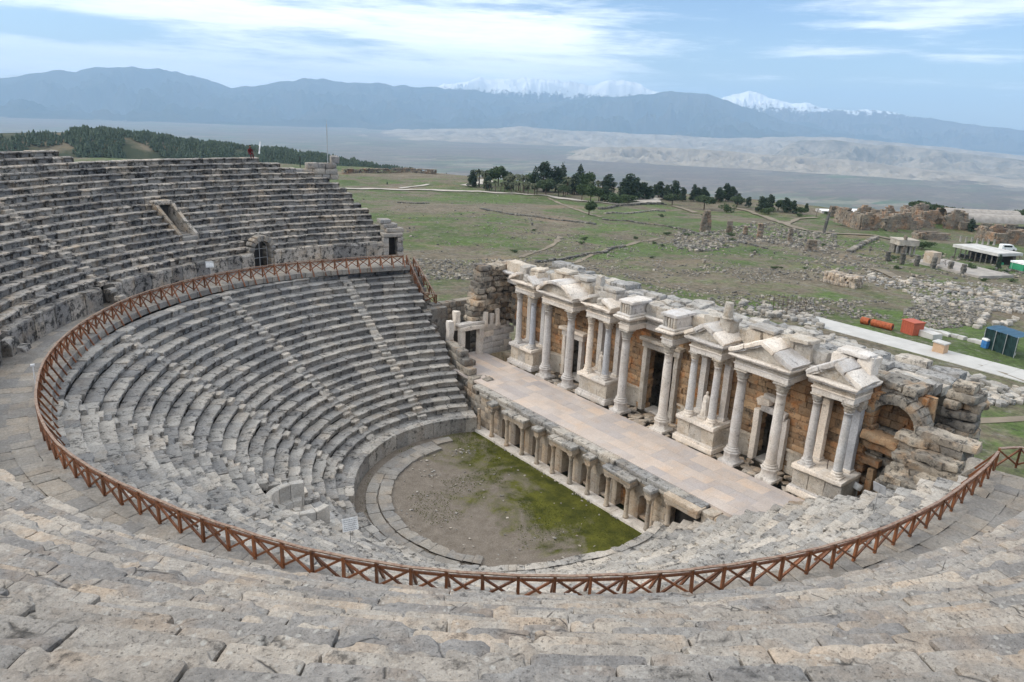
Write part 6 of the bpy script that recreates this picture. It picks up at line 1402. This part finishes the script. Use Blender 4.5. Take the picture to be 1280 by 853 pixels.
ridge('mountain_range', [(-180, 100), (-60, 99), (0, 98), (40, 92), (75, 87), (95, 89), (130, 82), (165, 81), (200, 84), (240, 95), (290, 110), (330, 104), (360, 100), (400, 97), (440, 102), (500, 106), (560, 110), (620, 118), (700, 132), (780, 150)], 21000, 6300, 3500, mt, seed=3)
ridge('mountain_range', [(470, 125), (520, 112), (550, 105), (580, 102), (600, 97.5), (612, 100), (625, 96.5), (640, 98.5), (655, 95.5), (675, 98.5), (690, 97.5), (705, 101), (720, 99.5), (740, 102.5), (760, 101), (785, 100.5), (800, 106), (820, 112), (845, 118), (880, 130), (940, 150)], 22600, 3600, 3000, ms, seed=8, nA=900, rid=.95, rough=.35)
ridge('mountain_range', [(540, 142), (600, 136), (660, 128), (720, 124), (780, 119), (840, 115), (880, 118.5), (910, 124), (950, 140), (990, 155), (1040, 165), (1100, 172)], 19500, 5600, 2800, mt, seed=14)
ridge('mountain_range', [(830, 145), (870, 132), (905, 121), (922, 116), (932, 114), (945, 116), (960, 121), (985, 127), (1010, 130), (1040, 136), (1065, 139), (1090, 138), (1110, 139.5), (1140, 145), (1165, 146), (1200, 154), (1240, 158), (1290, 163), (1350, 168), (1460, 176)], 22800, 3800, 3000, ms2, seed=20, nA=900, rid=.95, rough=.35)
ridge('mountain_range', [(900, 160), (960, 152), (1010, 153), (1050, 160), (1080, 154), (1100, 155), (1140, 166), (1190, 176), (1260, 184), (1340, 190)], 21500, 4200, 2800, mt, seed=26)
ridge('hills', [(420, 170), (500, 163), (560, 161), (620, 160.5), (650, 158), (680, 161), (720, 164), (770, 165), (800, 168), (850, 169), (900, 173), (950, 172), (1000, 170), (1050, 172), (1120, 178), (1200, 186), (1290, 196), (1400, 205)], 13500, 3000, 3600, mbl, seed=31, nA=800, fr=1/800., rid=.95, rough=.35, pw=.8)
ridge('hills', [(960, 186), (1000, 176), (1040, 174), (1100, 181), (1160, 186), (1220, 193), (1300, 203), (1400, 212)], 10900, 1800, 3000, mbr, seed=37, nA=500, fr=1/720., rid=.9, rough=.35, pw=.8)
ridge('hills', [(700, 184), (800, 184), (880, 187), (940, 192), (1000, 196), (1060, 200), (1130, 209), (1200, 217), (1290, 229), (1400, 240)], 8200, 850, 1400, mbl, seed=43, nA=600, fr=1/380., rid=.9, rough=.4, pw=.8, base=-404)
# pine covered hill on the left
k = NT('hill_ground'); k.color(k.mix(k.ramp(k.noise(.012, 6, .6), [(.50, 0), (.60, 1)]), (.035, .045, .022), (.16, .13, .085))); hm = k.m
HPROF = [(-200, 176), (-100, 172), (0, 167), (60, 166), (85, 166), (100, 166), (140, 166), (180, 170), (200, 175), (230, 178), (270, 183), (310, 187), (350, 192), (400, 198), (440, 206), (480, 213), (520, 219), (560, 226)]
DH = 950.
hq = [az_el(*p) for p in HPROF]; hA = np.array([a for a, e in hq][::-1]); hE = np.array([e for a, e in hq][::-1])
if hA[0] > hA[-1]: hA, hE = hA[::-1], hE[::-1]
def hillz(az, rr):
    top = CAM[2]+DH*np.tan(np.interp(az, hA, hE)); t = np.where(rr < DH, (DH-rr)/480, (rr-DH)/700); sh = np.cos(np.clip(t, 0, 1)*math.pi/2)**1.2
    return -405+(top+405)*sh+3*fbm(np.stack([np.radians(az)*900/60, rr/60, 0*rr], -1).reshape(-1, 3), 3, 6).reshape(rr.shape)*sh*(1-sh)
az = np.linspace(hA[0], hA[-1], 160); rg = np.linspace(500, 1640, 60); aa, rr = np.meshgrid(az, rg, indexing='ij'); Z = hillz(aa, rr); an = np.radians(aa)+YAW
mb = MB(); mb.add(np.stack([CAM[0]+rr*np.cos(an), CAM[1]+rr*np.sin(an), Z], -1), [(i*60+j, i*60+j+1, (i+1)*60+j+1, (i+1)*60+j) for i in range(159) for j in range(59)]); structure(mb.build('hill', hm, None, True))
n = 30000; az = rng.uniform(hA[0], hA[-1], n); rr = rng.uniform(560, 1010, n); d0 = fbm(np.stack([az*.35, rr*.012, 0*az], -1), 3, 12); pxa = 640+FPX*np.tan(np.radians(-az))
keep = (d0 > -.62) & ~((pxa < 95) & (rr > 922)) & ~((np.abs(pxa-185) < 26) & (np.abs(rr-850-(pxa-185)*-1.0) < 45)); az, rr = az[keep], rr[keep]; n = len(az); z = hillz(az, rr); an = np.radians(az)+YAW
h = rng.uniform(3.2, 7., n)*(1+.35*fbm(np.stack([az*2, rr*.03, 0*az], -1), 2, 33)); P = np.stack([CAM[0]+rr*np.cos(an), CAM[1]+rr*np.sin(an), z], -1)
mb = MB(); kk = 5
for lv in range(3):
    r0 = h*(.36-.085*lv); z0 = h*(.12+.27*lv); z1 = h*(.55+.235*lv); ph = rng.uniform(0, 6.28, n)
    for q in range(kk):
        pass
    th = ph[:, None]+np.arange(7)*2*np.pi/7; rj = r0[:, None]*rng.uniform(.55, 1.2, (n, 7)); ring = np.stack([P[:, None, 0]+rj*np.cos(th), P[:, None, 1]+rj*np.sin(th), (P[:, 2]+z0)[:, None]+rng.normal(0, .3, (n, 7))], -1); tip = (P+np.stack([0*h, 0*h, z1], -1))[:, None]
    V = np.concatenate([ring, tip], 1).reshape(-1, 3); b = (np.arange(n)*8)[:, None]; T = np.concatenate([np.stack([b[:, 0]+j, b[:, 0]+(j+1) % 7, b[:, 0]+7], -1) for j in range(7)]); mb.add(V, None, T, np.repeat(rng.random(n), 8))
stuff(mb.build('pine_wood', M['forest']))
# mast
az0, el = az_el(408, 150); D0 = 380.; an = math.radians(az0)+YAW; x, y = CAM[0]+D0*math.cos(an), CAM[1]+D0*math.sin(an); zb = float(H(np.array([x]), np.array([y]))[0]); zt = CAM[2]+D0*math.tan(el)
ma = thing('radio_mast', 'thin grey radio mast rising against the hazy valley at the left', 'mast', (x, y, zb)); mb = MB(); 
for q in range(3): a = q*2.094; tube(mb, (x+.22*math.cos(a), y+.22*math.sin(a), zb), (x+.2*math.cos(a), y+.2*math.sin(a), zt-2), .07, n=5)
zq = zb
while zq < zt-3:
    for q in range(3): a, b = q*2.094, (q+1)*2.094; tube(mb, (x+.22*math.cos(a), y+.22*math.sin(a), zq), (x+.22*math.cos(b), y+.22*math.sin(b), zq+.9), .035, n=4)
    zq += .9
mb.build('lattice', M['galv'], ma); mb = MB(); tube(mb, (x, y, zt-2.2), (x, y, zt), .06, n=6); mb.build('antenna', M['galv'], ma)
# small post on the wall top, white post beside the person
pp = polar(41.2, 87.3, 20.0)
mb = MB(); tube(mb, pp, pp+[0, 0, 1.2], .05); tag(mb.build('iron_post', M['iron'], None, org=pp), 'short dark post on the broken parapet below the mast', 'post')
pp = polar(42.2, 92.9, 21.4); mb = MB(); tube(mb, pp, pp+[.25, .1, 1.25], .07); tag(mb.build('white_post', M['white'], None, org=pp), 'white leaning post on the top row beside the seated person', 'post')
# person sitting on the top row
def skin_mesh(name, verts, edges, radii, mat, parent, org, sub=2):
    me = bpy.data.meshes.new(name); me.from_pydata([tuple(v) for v in verts], edges, []); ob = bpy.data.objects.new(name, me); COL.objects.link(ob)
    m = ob.modifiers.new('skin', 'SKIN'); sk = me.skin_vertices[0].data if me.skin_vertices else None
    if sk is None: return None
    for i, r in enumerate(radii): sk[i].radius = (r, r)
    sk[0].use_root = True; s = ob.modifiers.new('sub', 'SUBSURF'); s.levels = s.render_levels = sub
    dg_ = bpy.context.evaluated_depsgraph_get(); dg_.update(); nm = bpy.data.meshes.new_from_object(ob.evaluated_get(dg_)); bpy.data.objects.remove(ob); nm.materials.clear(); nm.materials.append(mat); nm.name = name
    for pl in nm.polygons: pl.use_smooth = True
    o = bpy.data.objects.new(name, nm); COL.objects.link(o); o.parent = parent; return o
pz = polar(41.9, 94.4, 21.35); pr = thing('person', 'person in dark red clothes sitting on the top row of the far upper seats', 'person', tuple(pz))
din = np.array([-math.cos(R(94.4)), -math.sin(R(94.4)), 0]); sid = np.array([-din[1], din[0], 0])
def B(f, s, z): return din*f+sid*s+np.array([0, 0, z])
vb = [B(0, 0, .12), B(.01, 0, .3), B(.02, 0, .48), B(.04, 0, .6), B(.05, 0, .68), B(.06, 0, .8),
      B(.02, .12, .1), B(.42, .12, .13), B(.45, .12, -.32), B(.58, .12, -.37), B(.02, -.12, .1), B(.42, -.12, .13), B(.45, -.12, -.32), B(.58, -.12, -.37),
      B(.03, .19, .52), B(.1, .26, .28), B(.3, .16, .2), B(.03, -.19, .52), B(.1, -.26, .28), B(.3, -.16, .2)]
ebs = [(0, 1), (1, 2), (2, 3), (3, 4), (4, 5), (0, 6), (6, 7), (7, 8), (8, 9), (0, 10), (10, 11), (11, 12), (12, 13), (2, 14), (14, 15), (15, 16), (2, 17), (17, 18), (18, 19)]
rd = [.15, .15, .17, .08, .055, .1, .1, .075, .05, .04, .1, .075, .05, .04, .075, .05, .035, .075, .05, .035]
ok_p = skin_mesh('body', vb, ebs, rd, M['red'], pr, pz)
mb = MB(); zz = np.linspace(0, 1, 14); c = pz+B(.07, 0, .72); lathe(mb, [(.105*math.sin(math.pi*min(.99, t*.96+.03))**.6*(1-.15*(1-t)), .24*t) for t in zz], c, 16, sx=1.05)
mb.build('head', M['skin'], pr, True)
mb = MB(); lathe(mb, [(.118*math.sin(math.pi*min(.995, .35+t*.65))**.6, .12+.145*t) for t in np.linspace(0, 1, 10)], c-din*.015, 16); mb.build('hair', M['hair'], pr, True)
# notice boards
def board(base, h, w, hh, face, mat, label, text=0, tilt=0.2, name='notice_board'):
    base = np.array(base, float); t = thing(name, label, 'sign', tuple(base)); f = np.array([math.cos(face), math.sin(face), 0]); s = np.array([-f[1], f[0], 0]); up_ = np.array([0, 0, math.cos(tilt)])-f*math.sin(tilt); nn = np.cross(s, up_)
    mb = MB(); tube(mb, base, base+[0, 0, h], .022); mb.build('post', M['galv'], t)
    c = base+np.array([0, 0, h]); mb = MB(); V = []
    for d in (.03, .055):
        for a, b in ((-1, -1), (1, -1), (1, 1), (-1, 1)): V.append(c+s*a*w/2+up_*b*hh/2+nn*d)
    mb.add(V, [(0, 3, 2, 1), (4, 5, 6, 7), (0, 1, 5, 4), (1, 2, 6, 5), (2, 3, 7, 6), (3, 0, 4, 7)]); pn = mb.build('panel', mat, t)
    if text:
        mb = MB()
        for i in range(text):
            x = -.42; y_ = .36-.76*i/max(1, text-1)
            while x < .38:
                l = min(rng.uniform(.05, .14), .42-x); V = [c+s*w*a+up_*(hh*y_+b)+nn*.058 for a, b in ((x, -.018), (x+l, -.018), (x+l, .018), (x, .018))]; mb.add(V, [(0, 1, 2, 3)]); x += l+.03
        mb.build('lettering', M['ink'], pn)
def face_cam(p): return math.atan2(CAM[1]-p[1], CAM[0]-p[0])
P1 = np.array([-15.1, -5.2, 3.4]); board(P1, 1.75, .85, .7, face_cam(P1)+.25, M['white'], 'white notice board with rows of small lettering in front of the half-round stone bench', 6, .35)
P2 = polar(24.6, 274.7, 9.6); board(P2, 1.35, .62, .5, face_cam(P2)+2.6, M['signgrey'], 'grey back of a notice board among the right-hand lower seats', 0, .3)
P3 = rail_pt(116, 0, .5); board(P3, 1.75, .62, .5, face_cam(P3), M['white'], 'small white notice board on a thin post behind the far railing', 2, .1)
P4 = rail_pt(166, 0, .35); mb = MB(); tube(mb, P4, P4+[0, 0, 1.2], .03); blocks(mb, [P4+[.0, 0, 1.2]], (.2, .1, .12), bev=.01, amp=0, n=1); tag(mb.build('marker_post', M['white'], None, org=P4), 'thin white marker post beside the leftmost bend of the railing', 'post')
# ------------------------------------------------------------------ light, sky, air
SUN_AZ, SUN_EL = R(142), R(33)
sd = np.array([math.cos(SUN_AZ)*math.cos(SUN_EL), math.sin(SUN_AZ)*math.cos(SUN_EL), math.sin(SUN_EL)])
sl = bpy.data.lights.new('sun', 'SUN'); so = bpy.data.objects.new('sun', sl); COL.objects.link(so); sl.energy = 1.5; sl.angle = R(24); sl.color = (1, .93, .83)
so.rotation_euler = Vector(tuple(-sd)).to_track_quat('-Z', 'Y').to_euler(); so.location = (0, 0, 100)
W = bpy.data.worlds.new('World'); S.world = W; W.use_nodes = True; t = W.node_tree; t.nodes.clear()
k = NT.__new__(NT); k.t = t; k.m = W
out = k.n('ShaderNodeOutputWorld'); bg = k.n('ShaderNodeBackground'); k.l(bg.outputs[0], out.inputs[0]); bg.inputs[1].default_value = .115
sky = k.n('ShaderNodeTexSky'); sky.sky_type = 'NISHITA'; sky.sun_disc = False; sky.sun_elevation = SUN_EL; sky.sun_rotation = math.atan2(sd[0], sd[1]); sky.altitude = 350; sky.air_density = 1.0; sky.dust_density = .7; sky.ozone_density = 2.0
tc = k.n('ShaderNodeTexCoord'); sx = k.n('ShaderNodeSeparateXYZ'); mp = k.n('ShaderNodeMapping'); mp.vector_type = 'POINT'; mp.inputs['Rotation'].default_value = (0, 0, -YAW); k.l(tc.outputs['Generated'], mp.inputs[0]); k.l(mp.outputs[0], sx.inputs[0]); k.pos = mp.outputs[0]
az = k.math('ARCTAN2', sx.outputs[1], sx.outputs[0]); el = k.math('ARCSINE', sx.outputs[2])       # left positive azimuth from the view, elevation
def comb(x, y):
    c = k.n('ShaderNodeCombineXYZ'); k.l(x, c.inputs[0]); k.l(y, c.inputs[1]); return c.outputs[0]
cv = comb(k.math('MULTIPLY', az, 3.6), k.math('MULTIPLY', el, 33.0))
n1 = k.noise(1.0, 7, .62, vec=cv, dist=.5); n2 = k.noise(4.5, 6, .65, vec=cv, dist=.3, off=(7, 3, 1))
cov = k.math('ADD', k.math('MULTIPLY', n1, .68), k.math('MULTIPLY', n2, .38))
mr = k.n('ShaderNodeMapRange'); k.l(az, mr.inputs[0]); mr.inputs[1].default_value = -.32; mr.inputs[2].default_value = -.02; mr.inputs[3].default_value = -.17; mr.inputs[4].default_value = .0
bias = mr.outputs[0]
hi = k.n('ShaderNodeMapRange'); k.l(el, hi.inputs[0]); hi.inputs[1].default_value = .16; hi.inputs[2].default_value = .5; hi.inputs[3].default_value = 0; hi.inputs[4].default_value = .30; bias = k.math('ADD', bias, hi.outputs[0])
def blob(px, py, rw, rh, amp):
    a, e = az_el(px, py); a = math.radians(a); x = k.math('DIVIDE', k.math('SUBTRACT', az, a), rw/FPX); y = k.math('DIVIDE', k.math('SUBTRACT', el, e), rh/FPX)
    x = k.math('MAXIMUM', k.math('MINIMUM', x, 30), -30); y = k.math('MAXIMUM', k.math('MINIMUM', y, 30), -30)
    g = k.math('EXPONENT', k.math('MULTIPLY', k.math('ADD', k.math('MULTIPLY', x, x), k.math('MULTIPLY', y, y)), -1.0)); return k.math('MULTIPLY', g, amp)
for b in ((70, 32, 110, 13, -.32), (420, 50, 70, 9, -.10), (380, 22, 330, 26, .16), (650, 55, 200, 24, .17), (160, 84, 330, 22, .22), (600, 98, 330, 14, .10), (880, 25, 90, 40, -.10), (1030, 62, 75, 8, .22), (1110, 30, 75, 5, .16), (1225, 72, 65, 9, .24), (965, 96, 35, 5, .16), (1150, 103, 170, 6, .15), (1180, 4, 190, 18, .34), (560, 92, 180, 12, .06)): bias = k.math('ADD', bias, blob(*b))
cm = k.math('ADD', cov, bias)
mask = k.n('ShaderNodeMapRange'); mask.interpolation_type = 'SMOOTHSTEP'; k.l(cm, mask.inputs[0]); mask.inputs[1].default_value = .44; mask.inputs[2].default_value = .74; mask.inputs[4].default_value = 1.0
SKYK = 11.0
grey = blob(1180, 0, 200, 22, 1.0); ccol = k.mix(grey, (SKYK*1.0, SKYK*1.0, SKYK*1.0), (SKYK*.60, SKYK*.66, SKYK*.76))
ccol = k.mix(k.ramp(n2, [(.4, 0), (.65, .55)]), ccol, (SKYK*.74, SKYK*.85, SKYK*.93))
up_n = k.n('ShaderNodeMix'); up_n.data_type = 'RGBA'
blue = k.mix(1, sky.outputs[0], (.76, .86, 1.03), 'MULTIPLY'); colr = k.mix(mask.outputs[0], blue, ccol); k.l(colr, bg.inputs[0])
W.cycles.sampling_method = 'AUTOMATIC' if hasattr(W, 'cycles') else None
HZ = True
if HZ:
    me = bpy.data.meshes.new('haze'); x0, x1, y0, y1, z0, z1 = -31000, 31000, -31000, 31000, -450, 1330
    vs_ = [(x, y, z) for x in (x0, x1) for y in (y0, y1) for z in (z0, z1)]; me.from_pydata(vs_, [], [(0, 1, 3, 2), (4, 6, 7, 5), (0, 4, 5, 1), (2, 3, 7, 6), (0, 2, 6, 4), (1, 5, 7, 3)]); me.update()
    hz = bpy.data.objects.new('haze', me); COL.objects.link(hz); hz['kind'] = 'stuff'
    m = bpy.data.materials.new('haze'); m.use_nodes = True; m.node_tree.nodes.clear(); o_ = m.node_tree.nodes.new('ShaderNodeOutputMaterial'); v_ = m.node_tree.nodes.new('ShaderNodeVolumePrincipled'); m.node_tree.links.new(v_.outputs[0], o_.inputs['Volume'])
    v_.inputs['Color'].default_value = (.50, .73, 1.0, 1); v_.inputs['Density'].default_value = 5.9e-5; v_.inputs['Anisotropy'].default_value = .1; me.materials.append(m)
S.view_settings.view_transform = 'Standard'; S.view_settings.look = 'None'; S.view_settings.exposure = .46; S.view_settings.gamma = 1
S.cycles.use_denoising = True; S.cycles.max_bounces = 5; S.cycles.diffuse_bounces = 3; S.cycles.volume_bounces = 1
S.cycles.use_adaptive_sampling = True
